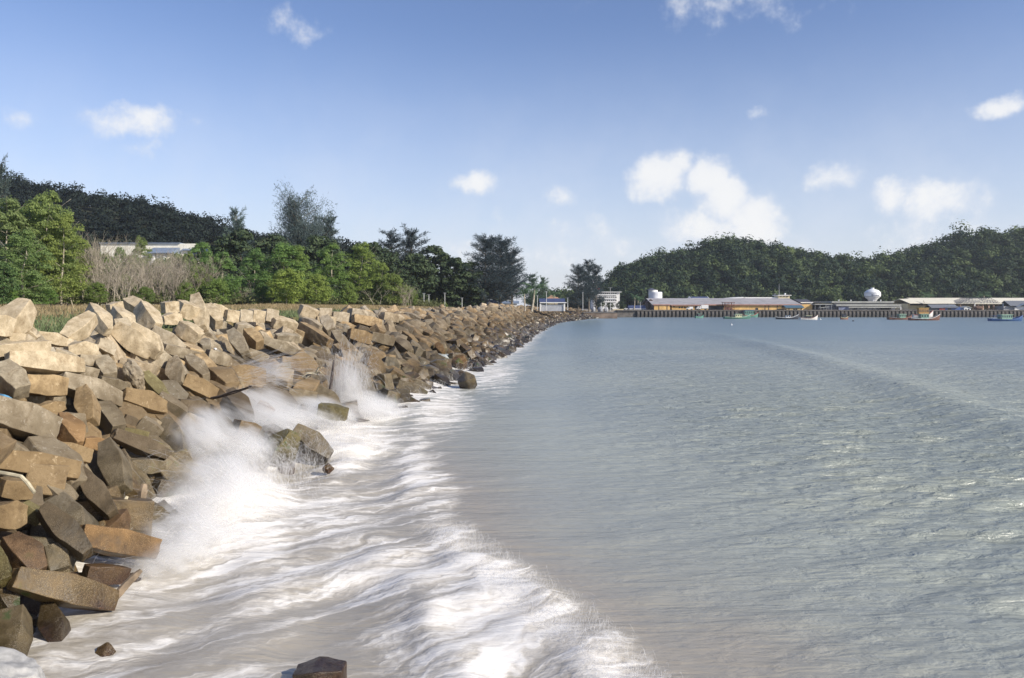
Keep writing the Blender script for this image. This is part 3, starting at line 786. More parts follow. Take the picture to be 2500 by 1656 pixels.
hero(722, 1002, 748, 1012, 44, 'round-topped wet block touching the mossy log-shaped block', 's', .5, 0, 'd')

# ---- the rest of the slope: packed block by block, nearest first
class Bag:
    def __init__(s): s.v = []; s.f = []; s.t = []; s.n = 0
    def add(s, V, Fc, tint):
        s.v.append(V); s.f.append(Fc + s.n); s.t.append(np.tile(np.array([tint], np.float32), (len(V), 1))); s.n += len(V)
bag = Bag()
fill = []
yy = 14.0
hc = [(h[0], h[1], h[2]) for h in HERO]
while yy < 408:
    step = 1.42 + 0.0012 * yy
    wdt = float(xw(yy) - xc(yy))
    nrow = max(4, int((wdt + 4.0) / 1.30))
    for j in range(nrow):
        t = (j + rnd.uniform(.15, .85)) / nrow
        x = float(xw(yy)) + 1.6 - t * (wdt + 3.6); y = yy + rnd.uniform(-.7, .7)
        tt = (float(xw(y)) - x) / wdt
        fill.append((x, y, tt))
    yy += step
for i in range(520):                       # smaller pieces jammed into the gaps near by
    y = rnd.uniform(12, 62); t = rnd.uniform(-.02, .95)
    fill.append((float(xw(y)) - t * float(xw(y) - xc(y)), y, t + 10))
# which side of a line of sight: keep the singled-out blocks unobstructed
def free(x, y, z, w):
    p = Vector((x, y, z)); px = 1250 + F * x / y; py = HOR - F * (z - H) / y
    for c, L, W, cx, cy, pw, pl in HERO:
        if (p - c).length < 0.45 * W + 0.62: return False
        if y < c.y + 0.3 and abs(px - cx) < pl * .5 + 0.35 * pw + 8 and abs(py - cy) < 0.75 * pw + 10 and y > c.y - 5: return False
    return True
cand = []
for x, y, t in fill:
    small = t > 5; t = t - 10 if small else t
    crest = t > 0.93
    if y < 25.5 and t < .10: continue
    if crest and y < 100 and (t > 1.02 or rnd.random() < .5): continue
    z = float(slope_z(x, y))
    w = rnd.uniform(1.05, 1.38); L = w * rnd.choice([1.25, 1.6, 1.9, 2.15, 2.3])
    if y > 45: w *= 1.08
    if small: w *= .62; L *= .55
    z += rnd.uniform(-.5, .5) - (0.35 if crest else 0) - (0.35 if small else 0) - (0.65 if 40 < y < 200 and t > .78 else 0) + (rnd.uniform(0, .4) if crest and y > 100 else 0)
    if t < 0.05: z += rnd.uniform(-.25, .1)
    if y < 42 and not free(x, y, z, w): z -= 0.75
    elif not free(x, y, z, w): continue
    slope = math.atan2(float(crest_z(y)), float(xw(y) - xc(y)))
    yaw = rnd.gauss(R(-22), R(38)); pit = -slope * math.cos(yaw) + rnd.gauss(0, R(16))
    if crest or rnd.random() < .22: yaw = rnd.uniform(-3.1, 3.1); pit = rnd.gauss(0, R(26))
    u = Vector((math.cos(yaw) * math.cos(pit), math.sin(yaw) * math.cos(pit), math.sin(pit)))
    c = Vector((x, y, z))
    M = frame(c - u * L / 2, c + u * L / 2, w, rnd.gauss(0, R(24)))
    pr = F * w / y
    cand.append((y, M, t, w, L, u))
cand.sort(key=lambda q: q[0])
# decide which of the packed blocks show: cast the photo's rays through all of them, count what each one shows
from mathutils.bvhtree import BVHTree
allv, allf, own = [], [], []
off = 0
def addlow(M, k, oid):
    global off
    V, Fc = LOW[k]
    Mn = np.array(M, np.float64)
    W = V @ Mn[:3, :3].T + Mn[:3, 3]
    allv.extend(map(tuple, W.tolist())); allf.extend((Fc + off).tolist()); own.extend([oid] * len(Fc)); off += len(V)
    return W.astype(np.float32), Fc
for o in PLACED: addlow(o.matrix_world, 0, -1)
low = []
for i, q in enumerate(cand):
    k = rnd.randrange(len(LOW)); low.append((k,) + addlow(q[1], k, i))
bvh = BVHTree.FromPolygons(allv, allf)
cnt = np.zeros(len(cand), int)
cp = Vector((0, 0, H))
for py in np.arange(690, 1656, 3.0):
    for px in np.arange(1, 1460, 3.0):
        if py > 900 and px > 1250: break
        d = Vector(((px - 1250) / F, 1.0, (HOR - py) / F)).normalized()
        hit = bvh.ray_cast(cp, d)
        if hit[0] is not None and hit[0].z > 0.1:
            oi = own[hit[2]]
            if oi >= 0: cnt[oi] += 1
order = np.argsort(-cnt)
NIND = 300 - len(PLACED)
indiv = set(int(i) for i in order[:NIND] if cnt[i] > 0)
def where(px):
    for lim, s in ((130, 'by the left picture edge'), (260, 'under the green weeds'), (400, 'left of the big splash'), (520, 'above the big splash'), (620, 'beside the branch and diagonal jets'),
                   (720, 'above the diagonal jets of spray'), (800, 'left of the fan of spray'), (880, 'above the fan of spray'), (950, 'right of the fan of spray'),
                   (1020, 'below the bare white-stemmed bush'), (1100, 'below the dark casuarinas'), (1180, 'below the low white building'), (1260, 'near the seated person')):
        if px < lim: return s
    return 'at the far end'
tones = [('beige', (1, 1, 1)), ('brown', (.86, .76, .62)), ('grey', (.80, .83, .88)), ('pale', (1.16, 1.13, 1.1)), ('dark', (.60, .57, .54)), ('tan', (1.06, .93, .74))]
for i, (y, M, t, w, L, u) in enumerate(cand):
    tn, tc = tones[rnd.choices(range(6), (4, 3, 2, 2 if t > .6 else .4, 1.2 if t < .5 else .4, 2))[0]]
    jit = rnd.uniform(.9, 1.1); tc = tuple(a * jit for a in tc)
    if i in indiv:
        key = rnd.choice([0, 1, 2, 3, 4, 5, 0, 1, 2, 3, 4, 5, 'w', 'b', 'c' if y > 30 else 1])
        px = 1250 + F * M.translation.x / y
        row = 'on the crest' if t > .9 else 'on the upper slope' if t > .6 else 'on mid slope' if t > .3 else 'low on the slope' if t > .08 else 'at the waterline'
        shp = 'long' if L / w > 1.8 else 'stout'
        pose = 'standing steep' if abs(u.z) > .62 else 'pointing seaward' if u.x * -u.z > .12 else 'lying level' if abs(u.z) < .16 else 'lying askew'
        lab = f'{shp} {tn} block {pose} {row} {where(px)}'
        put_block(M, key, tc, lab, f'armour blocks {row} {where(px)}')
    else:
        k, V, Fc = low[i]
        bag.add(V, Fc, (*tc, rnd.random()))
me = np_mesh('armour_block_mass', np.concatenate(bag.v), np.concatenate(bag.f), 3, False, {'tint': ('FLOAT_COLOR', np.concatenate(bag.t))})
tag(link('armour_block_mass', me, BLKM), 'mass of small far concrete armour blocks along the breakwater', 'armour blocks', kind='stuff')
print('blocks: single', len(PLACED), 'mass', len(bag.v))

# ---------------------------------------------------------------- vegetation
def quads(c, u, v):
    """centres, half axes -> leaf quads (a pointed leaf: four corners)"""
    V = np.stack([c - u, c - v * 0.9, c + u, c + v], 1).reshape(-1, 3)
    Fc = np.arange(len(V)).reshape(-1, 4)
    return V, Fc
def unit(a): return a / np.maximum(np.linalg.norm(a, axis=-1, keepdims=True), 1e-6)
def clumps(r, cs, rad, n, leaf, flat=0.35, up=0.5):
    """leaves round clump centres: a shell of small faces turned outward with much scatter"""
    C = np.repeat(np.asarray(cs, float), n, 0); Rr = np.repeat(np.asarray(rad, float), n)[:, None]
    d = unit(r.normal(size=C.shape)); d[:, 2] = np.abs(d[:, 2]) * .6 + d[:, 2] * .4
    q = C + unit(d) * Rr * (r.uniform(.45, 1.08, (len(C), 1)) ** .7) * np.array([1, 1, 1.05])
    nrm = unit(unit(d) + r.normal(size=C.shape) * flat * 1.4 + np.array([0, 0, up]))
    t = unit(np.cross(nrm, r.normal(size=C.shape))); b = np.cross(nrm, t)
    s = leaf * r.uniform(.6, 1.35, (len(C), 1))
    V, Fc = quads(q, t * s, b * s * .55)
    return V, Fc, np.repeat(np.clip(r.normal(.45, .22, len(C)), 0, 1), 4)

def limb_mesh(r, h, spread, n, base_r, lean=0.1, up=1.0, lo=.25):
    mb = MB()
    top = Vector((r.normal(0, lean) * h, r.normal(0, lean) * h, h))
    pts = [Vector((0, 0, -0.4))] + [top * t + Vector((r.normal(0, .02) * h, r.normal(0, .02) * h, 0)) for t in (.25, .5, .75, 1.0)]
    mb.tube(pts, [base_r, base_r * .8, base_r * .6, base_r * .38, base_r * .12], 6)
    ends = []
    for i in range(n):
        t = r.uniform(lo, .95); k = min(int(t * 4), 3); p = pts[k].lerp(pts[k + 1], t * 4 - k) if k < 4 else top
        a = r.uniform(0, 6.28); ln = spread * r.uniform(.5, 1.1) * (1.15 - .5 * t)
        e = p + Vector((math.cos(a) * ln, math.sin(a) * ln, ln * up * r.uniform(.35, 1.0)))
        m_ = p.lerp(e, .5) + Vector((0, 0, -ln * .06))
        mb.tube([p, m_, e], [base_r * .34 * (1.1 - t), base_r * .22 * (1.1 - t), base_r * .07], 4)
        ends.append(e)
    return mb, ends, top

BARK = mat('bark', (0.17, 0.14, 0.105), 0.9, 0.3, 2.0)
BARKP = mat('pale_bark', (0.42, 0.37, 0.29), 0.9, 0.25, 2.0)
LEAF = leaf_mat('leaf_mangrove', (0.145, 0.205, 0.072), (0.375, 0.450, 0.185), .55)
LEAFD = leaf_mat('leaf_dark', (0.034, 0.058, 0.034), (0.105, 0.140, 0.062), .25)
NEED = leaf_mat('casuarina_needles', (0.040, 0.062, 0.058), (0.105, 0.130, 0.098), .25)
TWIG = mat('dead_twig', (0.34, 0.295, 0.23), 0.95, 0.25, 1.0)
HILLF = leaf_mat('hill_leaf', (0.018, 0.038, 0.022), (0.135, 0.180, 0.062), .22, merged=True)
DARKF = leaf_mat('dark_hill_leaf', (0.009, 0.016, 0.015), (0.024, 0.036, 0.025), .15, merged=True)

# unit trees are built at their real height (h) and reused
PROTO = {}
def proto_broad(key, seed, h, wd, nclump, leafn, leaf, matl, bark, col=1.0, taper=.5):
    r = np.random.default_rng(seed)
    mb, ends, top = limb_mesh(r, h * .86, wd * .55, 13, h * .017, .06, 1.0)
    tm = mb.build('trunk', bark); tme = tm.data; bpy.data.objects.remove(tm)
    cs, rad = [], []
    for i in range(nclump):
        t = r.uniform(-.02, 1); t = max(t, 0) ** .85
        a = r.uniform(0, 6.28); prof = (1 - (abs(t - .45) / .62) ** 2.2)
        rr = wd * .5 * max(prof, .18) * math.sqrt(r.uniform(.05, 1))
        cs.append((math.cos(a) * rr + top.x * t, math.sin(a) * rr + top.y * t, h * (.03 + .91 * t)))
        rad.append(wd * r.uniform(.085, .18) * (1.15 - .45 * t))
    V, Fc, T = clumps(r, cs, rad, leafn, leaf)
    PROTO[key] = (tme, np_mesh('crown', V, Fc, 4, False, {'tint': ('FLOAT', T)}), h, matl)
    PROTO[key][1].materials.append(matl)
def proto_casuarina(key, seed, h, wd, n=44, bare=.0, stems=1, shape=None):
    r = np.random.default_rng(seed)
    mb = MB(); cs, us, vs = [], [], []
    for s_ in range(stems):
        ox = 0 if stems == 1 else r.normal(0, wd * .22); oy = 0 if stems == 1 else r.normal(0, wd * .22)
        hh = h * (1 if s_ == 0 else r.uniform(.75, .97))
        tp = Vector((ox * 1.15 + r.normal(0, .02) * h, oy * 1.6, hh))
        base = Vector((ox * .4, oy * .4, -.4))
        mb.tube([base, base.lerp(tp, .5), tp], [h * .016, h * .009, .03], 6)
        for i in range(n):
            t = r.uniform(.1 + bare, .99); p = base.lerp(tp, t); a = r.uniform(0, 6.28)
            ln = wd * .5 * r.uniform(.45, 1.1) * ((1.2 - .85 * t) ** .8 if shape is None else .35 + math.sin(math.pi * min(1, max(0, (t - .25) / .85))) ** .7 * .8)
            e = p + Vector((math.cos(a) * ln, math.sin(a) * ln, ln * r.uniform(.3, 1.1)))
            mb.tube([p, p.lerp(e, .55) + Vector((0, 0, -.05 * ln)), e], [h * .004, h * .0028, .012], 3, False)
            for q in range(int(46 + 20 * ln)):
                tt = r.uniform(.12, 1.12); b = p.lerp(e, tt) + Vector((r.normal(0, .10), r.normal(0, .10), r.normal(0, .10))) * ln
                dr = Vector((math.cos(a) * .5 + r.normal(0, .6), math.sin(a) * .4 + r.normal(0, .7), r.normal(.45, .6))).normalized()
                L = r.uniform(.45, 1.05) * (h / 20) ** .5
                sd = dr.orthogonal().normalized(); sd = (Matrix.Rotation(r.uniform(0, 6.28), 3, dr) @ sd) * r.uniform(.045, .095)
                cs.append(b + dr * L * .5); us.append(dr * L * .6); vs.append(sd)
    V, Fc = quads(np.array(cs), np.array(us), np.array(vs))
    T = np.repeat(np.clip(r.normal(.4, .25, len(cs)), 0, 1), 4)
    tm = mb.build('trunk', BARK); tme = tm.data; bpy.data.objects.remove(tm)
    PROTO[key] = (tme, np_mesh('crown', V, Fc, 4, False, {'tint': ('FLOAT', T)}), h, NEED)
    PROTO[key][1].materials.append(NEED)
def twig_bush(seed, h, wd, n, bark=TWIG, forks=3):
    """leafless bush: many thin forking stems"""
    r = np.random.default_rng(seed); mb = MB()
    def grow(p, d, ln, rad, lev):
        e = p + d * ln
        mb.tube([p, p.lerp(e, .5) + Vector((r.normal(0, .04), r.normal(0, .04), 0)) * ln, e], [rad, rad * .8, rad * .6], 3, False)
        if lev == 0: return
        for i in range(r.integers(2, forks + 1)):
            dd = (d + Vector((r.normal(0, .42), r.normal(0, .42), abs(r.normal(.1, .2))))).normalized()
            grow(p.lerp(e, r.uniform(.5, 1)), dd, ln * r.uniform(.55, .85), rad * .6, lev - 1)
    for i in range(n):
        a = r.uniform(0, 6.28); q = wd * .32 * math.sqrt(r.uniform(0, 1))
        d = Vector((r.normal(0, .22), r.normal(0, .22), 1)).normalized()
        grow(Vector((math.cos(a) * q, math.sin(a) * q, -.3)), d, h * r.uniform(.28, .42), h * .0068, 4)
    tm = mb.build('stem', bark); me = tm.data; bpy.data.objects.remove(tm)
    return me
for i in range(4): proto_broad(f'green{i}', 200 + i, 20.0, 13.0, 95, 150, .27, LEAF, BARKP)
for i in range(2): proto_broad(f'bush{i}', 210 + i, 10.0, 11.0, 90, 100, .28, LEAF, BARKP)
for i in range(3): proto_broad(f'dark{i}', 220 + i, 20.0, 16.0, 100, 70, .55, LEAFD, BARK)
proto_casuarina('cas0', 230, 28.0, 15.0, 110); proto_casuarina('cas1', 231, 26.0, 11.0, 84, .05); proto_casuarina('cas2', 232, 30, 17, 60, .2, 3, 1); proto_casuarina('cas3', 233, 20, 9.5, 74)
TW = [twig_bush(240, 8, 8, 17), twig_bush(241, 9, 7, 14), twig_bush(242, 7, 9, 19)]

def place_tree(key, px, base_py, top_py, d, label, cat='tree', name='tree', group=None, tint=(1, 1, 1), wscale=1.0, z0=None, rz=None):
    tme, cme, h, ml = PROTO[key]
    z = float(land_z(np.array(PX(px, d)), np.array(float(d)))) if z0 is None else z0
    hh = PZ(top_py, d) - z; s = hh / h
    o = empty(name, (PX(px, d), d, z), label, cat, group, rnd.uniform(0, 6.28) if rz is None else rz)
    o.scale = (s * wscale, s * wscale, s)
    for nm, me in (('trunk', tme), ('crown', cme)):
        c = link(nm, me, None, o); c.color = (*tint, 1)
    return o
def dtree(px): return 128 + 0.085 * px
# --- the strip of wood behind the breakwater, tree by tree
GR = 'sunlit green trees behind the breakwater'
T_ = [ # kind, px, top row, extra depth, tint, width scale, label
 ('green0', 20, 478, 2, (1, 1, 1), .8, 'tall green tree at the left picture edge of the wood'),
 ('green1', 96, 455, 0, (1.05, 1.05, .9), .72, 'tallest bright green tree in the left part of the wood'),
 ('green3', 128, 492, 3, (.95, 1, .85), .7, 'slim green tree just right of the tallest bright green one'),
 ('green0', 60, 500, 5, (.8, .9, .75), .8, 'shaded green tree between the two tall trees at the left'),
 ('green1', 178, 545, 1, (1.05, 1.0, .75), .7, 'light olive tree between yellow-green tree and dead bushes'),
 ('green2', 150, 520, -6, (1.15, 1.1, .8), .75, 'yellow-green tree with pale bare limbs beside the dead bushes'),
 ('green3', 60, 560, -10, (.9, 1.0, .9), 1.0, 'lower green tree in front of the tallest bright green one'),
 ('dark0', 10, 640, -16, (1.3, 1.5, 1), .8, 'dark leafy shrub tree at the left edge behind the turf'),
 ('green1', 215, 590, 4, (.8, .85, .7), .8, 'thin green tree behind the first dead bushes'),
 ('green3', 345, 575, 16, (.95, .95, .8), .55, 'slender tree rising in front of the hillside house'),
 ('green0', 292, 600, 16, (.85, .95, .8), .5, 'small slender tree left of the hillside house roof'),
 ('green2', 500, 590, 6, (.8, 1.0, .8), .8, 'green tree right of the dead bushes with rounded tiers'),
 ('green0', 545, 612, 2, (.85, 1.05, .85), .9, 'mid green tree between rounded-tier tree and dark gap'),
 ('green1', 460, 612, 6, (.95, 1, .75), .6, 'olive tree at the right end of the hillside house'),
 ('green3', 620, 604, 10, (.75, .95, .8), .8, 'deep green tree beside the dark gap in the wood'),
 ('green0', 690, 590, 6, (.85, 1.05, .8), 1.0, 'broad green tree below the lone feathery tree'),
 ('green2', 735, 598, 4, (.95, 1.05, .75), .9, 'light green tree right under the lone feathery tree'),
 ('bush0', 700, 655, -14, (1.2, 1.2, .75), .9, 'bright yellow-green bush tree in front of the wood centre'),
 ('bush1', 770, 670, -14, (1.15, 1.15, .75), .85, 'second bright yellow-green bush tree with a narrower crown'),
 ('green1', 805, 590, 6, (.85, 1.0, .75), .9, 'green tree in the wood left of the tallest right-hand green tree'),
 ('green3', 880, 590, 4, (1.1, 1.12, .75), .95, 'tallest right-hand green tree with bright tiers'),
 ('green2', 925, 640, 0, (1.1, 1.1, .75), .8, 'yellowish tree right of the bright tiered tree'),
 ('bush0', 960, 668, -6, (.95, .95, .7), .8, 'olive bush behind the bare white-stemmed bush'),
 ('bush1', 1000, 700, -4, (.9, .95, .7), .7, 'low olive bush at the right end of the green wood'),
 ('bush1', 850, 690, -10, (.95, 1, .7), .7, 'low green bush left of the bare white-stemmed bush'),
 ('bush0', 640, 690, -4, (.6, .75, .6), .6, 'small shadowy bush in the dark gap'),
 ('bush1', 570, 690, 0, (.7, .85, .65), .6, 'shadowy bush left of the dark gap'),
 ('bush0', 1085, 738, 26, (1, 1.05, .8), .9, 'round green bush standing alone in front of the casuarinas'),
 ('bush1', 410, 660, 8, (.8, .85, .7), .7, 'dull green bush among the dead bushes'),
 ('bush0', 270, 672, 6, (.9, .9, .7), .6, 'small olive bush among the first dead bushes'),
 ('bush1', 20, 700, -14, (.9, 1.1, .7), .8, 'low leafy bush at the foot of the left edge trees'),
 ('bush1', 262, 622, 10, (.75, .8, .65), .7, 'dull green bush hiding the left end of the hillside house'),
 ('bush0', 330, 626, 12, (.8, .85, .65), .7, 'dull green bush in front of the middle of the hillside house'),
 ('bush1', 395, 632, 12, (.75, .85, .65), .7, 'olive bush below the blue-grey lower roof of the hillside house'),
 ('bush0', 440, 618, 14, (.85, .9, .7), .7, 'olive bush hiding the right end of the hillside house'),
 ('bush1', 225, 640, 12, (.8, .85, .62), .8, 'olive bush behind the first dead bushes at the left'),
 ('bush0', 360, 655, 4, (.85, .9, .65), .8, 'greyish green bush in the middle of the dead thicket'),
 ('bush1', 475, 650, 2, (.9, .95, .65), .8, 'olive bush at the right end of the dead thicket'),
 ('bush0', 300, 668, -2, (.85, .9, .6), .7, 'low olive bush growing through the dead thicket'),
 ('bush1', 235, 690, -12, (.8, .85, .6), .8, 'low grey-green bush at the turf edge left of the thicket'),
 ('bush0', 355, 700, -12, (.8, .85, .65), .8, 'low grey-green bush at the turf edge under the thicket middle'),
 ('bush1', 450, 690, -10, (.85, .9, .65), .8, 'low grey-green bush at the turf edge under the thicket right end'),
 ('bush0', 530, 680, -6, (.9, 1, .7), .8, 'green bush between the thicket and the shadowy bush'),
 ('bush0', 120, 705, -12, (.8, 1.0, .7), .8, 'low leafy bush under the pale bare limbs'),
]
for key, px, top, dx, ti, ws, lab in T_:
    place_tree(key, px, 740, top, dtree(px) + dx, lab, 'tree' if 'bush' not in key else 'bush', 'broadleaf_tree' if 'bush' not in key else 'bush', GR, ti, ws)
D_ = [('dark0', 585, 560, 40), ('dark1', 660, 570, 46), ('dark2', 780, 575, 40), ('dark0', 915, 592, 34), ('dark1', 860, 600, 40), ('dark2', 1010, 618, 40), ('dark0', 1060, 600, 50),
      ('dark1', 1110, 628, 42), ('dark2', 1145, 640, 40), ('dark0', 975, 655, 34), ('dark1', 520, 600, 44), ('dark2', 1215, 672, 70)]
DL = ['behind the left of the feathery tree', 'below the lone feathery tree', 'right behind the lone feathery tree', 'left of the twin casuarinas', 'behind the bright tiered tree', 'under the twin casuarinas',
      'with the highest rounded top left of the big casuarina', 'touching the left side of the big casuarina', 'under the big casuarina', 'behind the olive bush', 'at the foot of the dark hill', 'right of the big casuarina']
for (key, px, top, dx), l in zip(D_, DL):
    place_tree(key, px, 740, top, dtree(px) + dx, f'dark evergreen tree {l}', 'tree', 'evergreen_tree', 'dark evergreen trees of the wood', (1, 1, 1), 1.0)
C_ = [('cas2', 742, 500, 60, .82, (1.5, 1.5, 1.7), 'lone tall feathery casuarina rising over the wood'), ('cas3', 800, 540, 62, 1.1, (1.5, 1.5, 1.7), 'smaller feathery casuarina beside the lone tall one'),
      ('cas1', 578, 520, 60, .75, (1.5, 1.6, 1.7), 'pointed casuarina standing before the foot of the dark hill'), ('cas1', 955, 572, 50, 1.3, (1, 1, 1.3), 'left one of the twin slim casuarinas'), ('cas3', 1002, 572, 52, 1.35, (1, 1, 1.3), 'right one of the twin slim casuarinas'),
      ('cas0', 1185, 584, 36, 1.35, (.85, .9, 1.2), 'left stem of the big dark casuarina clump'), ('cas0', 1222, 588, 36, 1.35, (.8, .85, 1.15), 'tallest middle stem of the big dark casuarina clump'), ('cas1', 1250, 618, 38, 1.5, (.8, .85, 1.15), 'right drooping stem of the big dark casuarina clump'),
      ('cas3', 1300, 675, 72, 1.3, (1.5, 1.7, 1.4), 'grey-green casuarina behind the coconut palm'), ('cas3', 1325, 682, 74, 1.1, (1.5, 1.7, 1.4), 'right small grey-green casuarina by the palm'), ('cas0', 1412, 652, 110, 1.3, (.8, .85, 1.1), 'dark casuarina before the white apartment block, left stem'),
      ('cas1', 1438, 640, 112, 1.2, (.8, .85, 1.1), 'dark casuarina with a ragged top left of the white apartment block'), ('cas3', 1455, 652, 116, .9, (.8, .85, 1.1), 'thin casuarina with a bare stem nearest the white apartment block'),
      ('cas3', -4, 420, 100, .55, (1.2, 1.2, 1.3), 'casuarina tip above the hill at the left picture edge')]
for key, px, top, dx, ws, ti, lab in C_:
    place_tree(key, px, 740, top, dtree(px) + dx, lab, 'tree', 'casuarina', 'casuarinas along the shore', ti, ws)
# dead bushes
B_ = [(205, 590, 0), (240, 610, -2), (300, 612, 0), (345, 628, 2), (390, 640, 0), (430, 622, 2), (465, 630, 4), (500, 660, 0), (270, 640, -8), (320, 660, -8), (410, 668, -8), (600, 700, -2), (985, 700, -8)]
BL = ['first from the left beside the yellow-green tree', 'with upright stems left of the hillside house', 'in front of the left hillside roof', 'below the slender tree', 'below the blue-grey roof', 'tallest of the right-hand group', 'beside the olive tree at the house end',
      'farthest right of the long thicket', 'small and low at the turf edge on the left', 'small and low at the turf edge in the middle', 'small and low at the turf edge on the right', 'alone by the dark gap', 'pale and fine at the right end of the wood']
for i, ((px, top, dx), l) in enumerate(zip(B_, BL)):
    me = TW[i % 3]; d = dtree(px) + dx; z = float(land_z(np.array(PX(px, d)), np.array(d)))
    o = link('dead_bush', me, TWIG); s = (PZ(top, d) - z) / 5.9
    o.location = (PX(px, d), d, z); o.scale = (s * 1.0, s * 1.0, s); o.rotation_euler = (0, 0, i * 1.3)
    tag(o, f'leafless grey bush {l}', 'bush', 'leafless bushes of the thicket')
bm_ = twig_bush(260, 8, 2.2, 2, BARKP, 3)
d = dtree(920) - 16; o = link('dead_bush', bm_, BARKP); o.location = (PX(920, d), d, float(land_z(np.array(PX(920, d)), np.array(d)))); o.scale = (1, 1, .9)
tag(o, 'bare white-stemmed bush at the edge of the breakwater crest', 'bush')

# --- palms
def palm(px, top_py, d, label, z0, s=1.0, seed=1):
    r = np.random.default_rng(seed); h = PZ(top_py, d) - z0
    o = empty('palm_tree', (PX(px, d), d, z0), label, 'palm tree', 'palms along the shore')
    lean = r.normal(0, .05) * h
    base = Vector(o.location); tp = base + Vector((lean, 0, h * .78))
    MB().tube([base - Vector((0, 0, .3)), base.lerp(tp, .5) + Vector((lean * .2, 0, 0)), tp], [.26 * s, .2 * s, .15 * s], 7).build('trunk', BARKP, o)
    cs, us, vs = [], [], []
    for k in range(17):
        a = k * 2.4 + r.uniform(-.2, .2); e0 = r.uniform(-.2, 1.1); L = r.uniform(3.0, 4.2) * s; p = tp - base
        for i in range(13):
            t = i / 12; ang = e0 - 1.9 * t * t * (1.0 if e0 > .3 else .7)
            dr = Vector((math.cos(a) * math.cos(ang), math.sin(a) * math.cos(ang), math.sin(ang)))
            q = p + dr * L / 12
            sd = dr.cross(Vector((0, 0, 1))).normalized()
            for sg in (-1, 1):
                w_ = L * .22 * math.sin(math.pi * min(1, .12 + t * .9)) + .05
                ld = (sd * sg + dr * .5 + Vector((0, 0, -.45))).normalized()
                cs.append(p + ld * w_ * .5); us.append(ld * w_ * .55); vs.append(dr * L / 12 * .36)
            p = q
    V, Fc = quads(np.array(cs), np.array(us), np.array(vs))
    me = np_mesh('crown', V, Fc, 4, False, {'tint': ('FLOAT', np.repeat(np.clip(r.normal(.4, .2, len(cs)), 0, 1), 4))})
    c = link('crown', me, NEED, o); c.color = (1.5, 1.9, 1.1, 1)
palm(1298, 690, 226, 'coconut palm in front of the grey-green casuarinas', 5.6, 1.35, 3)
palm(1282, 706, 236, 'short coconut palm at the left of the pair by the white house', 5.6, 1.0, 4)
palm(1355, 706, 330, 'small palm between the white house and the dark casuarina', 5.0, 1.1, 5)
palm(1548, 716, 425, 'palm beside the blue-roofed shed on the quay', 3.8, 1.2, 6)
palm(1560, 722, 440, 'bushy palm right of the blue-roofed shed palm', 3.8, 1.3, 8)
palm(2265, 716, 452, 'palm behind the cream warehouse roof, left one', 3.8, 1.3, 9)
palm(2405, 712, 455, 'palm behind the cream warehouse roof, right one', 3.8, 1.5, 10)

# --- forest on the hills (too far and too close-set to count)
def forest(name, hz, n, xr, yr, matl, rad, per, leaf, seed, label, keep=None):
    r = np.random.default_rng(seed)
    Vs, Fs, Ts, k = [], [], [], 0
    for i in range(n):
        x = r.uniform(*xr); y = r.uniform(*yr)
        z = float(hz(np.array(x), np.array(y)))
        if keep and not keep(x, y, z): continue
        R_ = r.uniform(*rad) * (1.0 if r.random() > .12 else 1.35)
        nc = r.integers(4, 7)
        cs = np.array([x, y, z + R_ * .65]) + r.normal(size=(nc, 3)) * R_ * np.array([.38, .38, .30])
        V, Fc, T = clumps(r, cs, r.uniform(.42, .66, nc) * R_, per, leaf, .26, .15)
        base = r.uniform(0, 1) ** 2.2
        Vs.append(V); Fs.append(Fc + k); Ts.append(np.clip(base * .85 + (T - .45) * .5, 0, 1)); k += len(V)
    me = np_mesh(name, np.concatenate(Vs), np.concatenate(Fs), 4, False, {'tint': ('FLOAT', np.concatenate(Ts))})
    tag(link(name, me, matl), label, 'forest', kind='stuff')
forest('forest', hill_right, 1900, (20, 470), (492, 665), HILLF, (4.2, 8.8), 74, 1.0, 301, 'dense green forest covering the right hill', lambda x, y, z: abs(x) < .72 * y)
forest('forest', hill_left, 1500, (-300, -12), (276, 430), DARKF, (3.2, 5.6), 44, .62, 302, 'dense dark forest covering the left hill')

# --- undergrowth under the wood
r_ = np.random.default_rng(330); n_ = 620; p_ = r_.uniform(-120, 1090, n_); d_ = 128 + .085 * p_ + r_.uniform(-9, 24, n_); x_ = (p_ - 1250) * d_ / F
R_ = r_.uniform(.8, 2.2, n_); V, Fc, T = clumps(r_, np.stack([x_, d_, land_z(x_, d_) + R_ * .5], -1), R_, 46, .30)
tag(link('undergrowth', np_mesh('undergrowth', V, Fc, 4, False, {'tint': ('FLOAT', T)}), leaf_mat('undergrowth_leaf', (0.07, 0.085, 0.032), (0.24, 0.25, 0.11), .4, True)), 'tangled green undergrowth at the foot of the wood', 'undergrowth', kind='stuff')
for p, tp, l in ((1462, 732, 'bushy dark tree at the left foot of the white apartment block'), (1488, 738, 'low dark tree at the foot of the white apartment block'), (1517, 735, 'bushy dark tree at the right corner of the white apartment block')):
    place_tree('dark1', p, 752, tp, 440, l, 'tree', 'evergreen_tree', 'dark trees by the apartment block', (1, 1, 1), 1.5, z0=3.8)
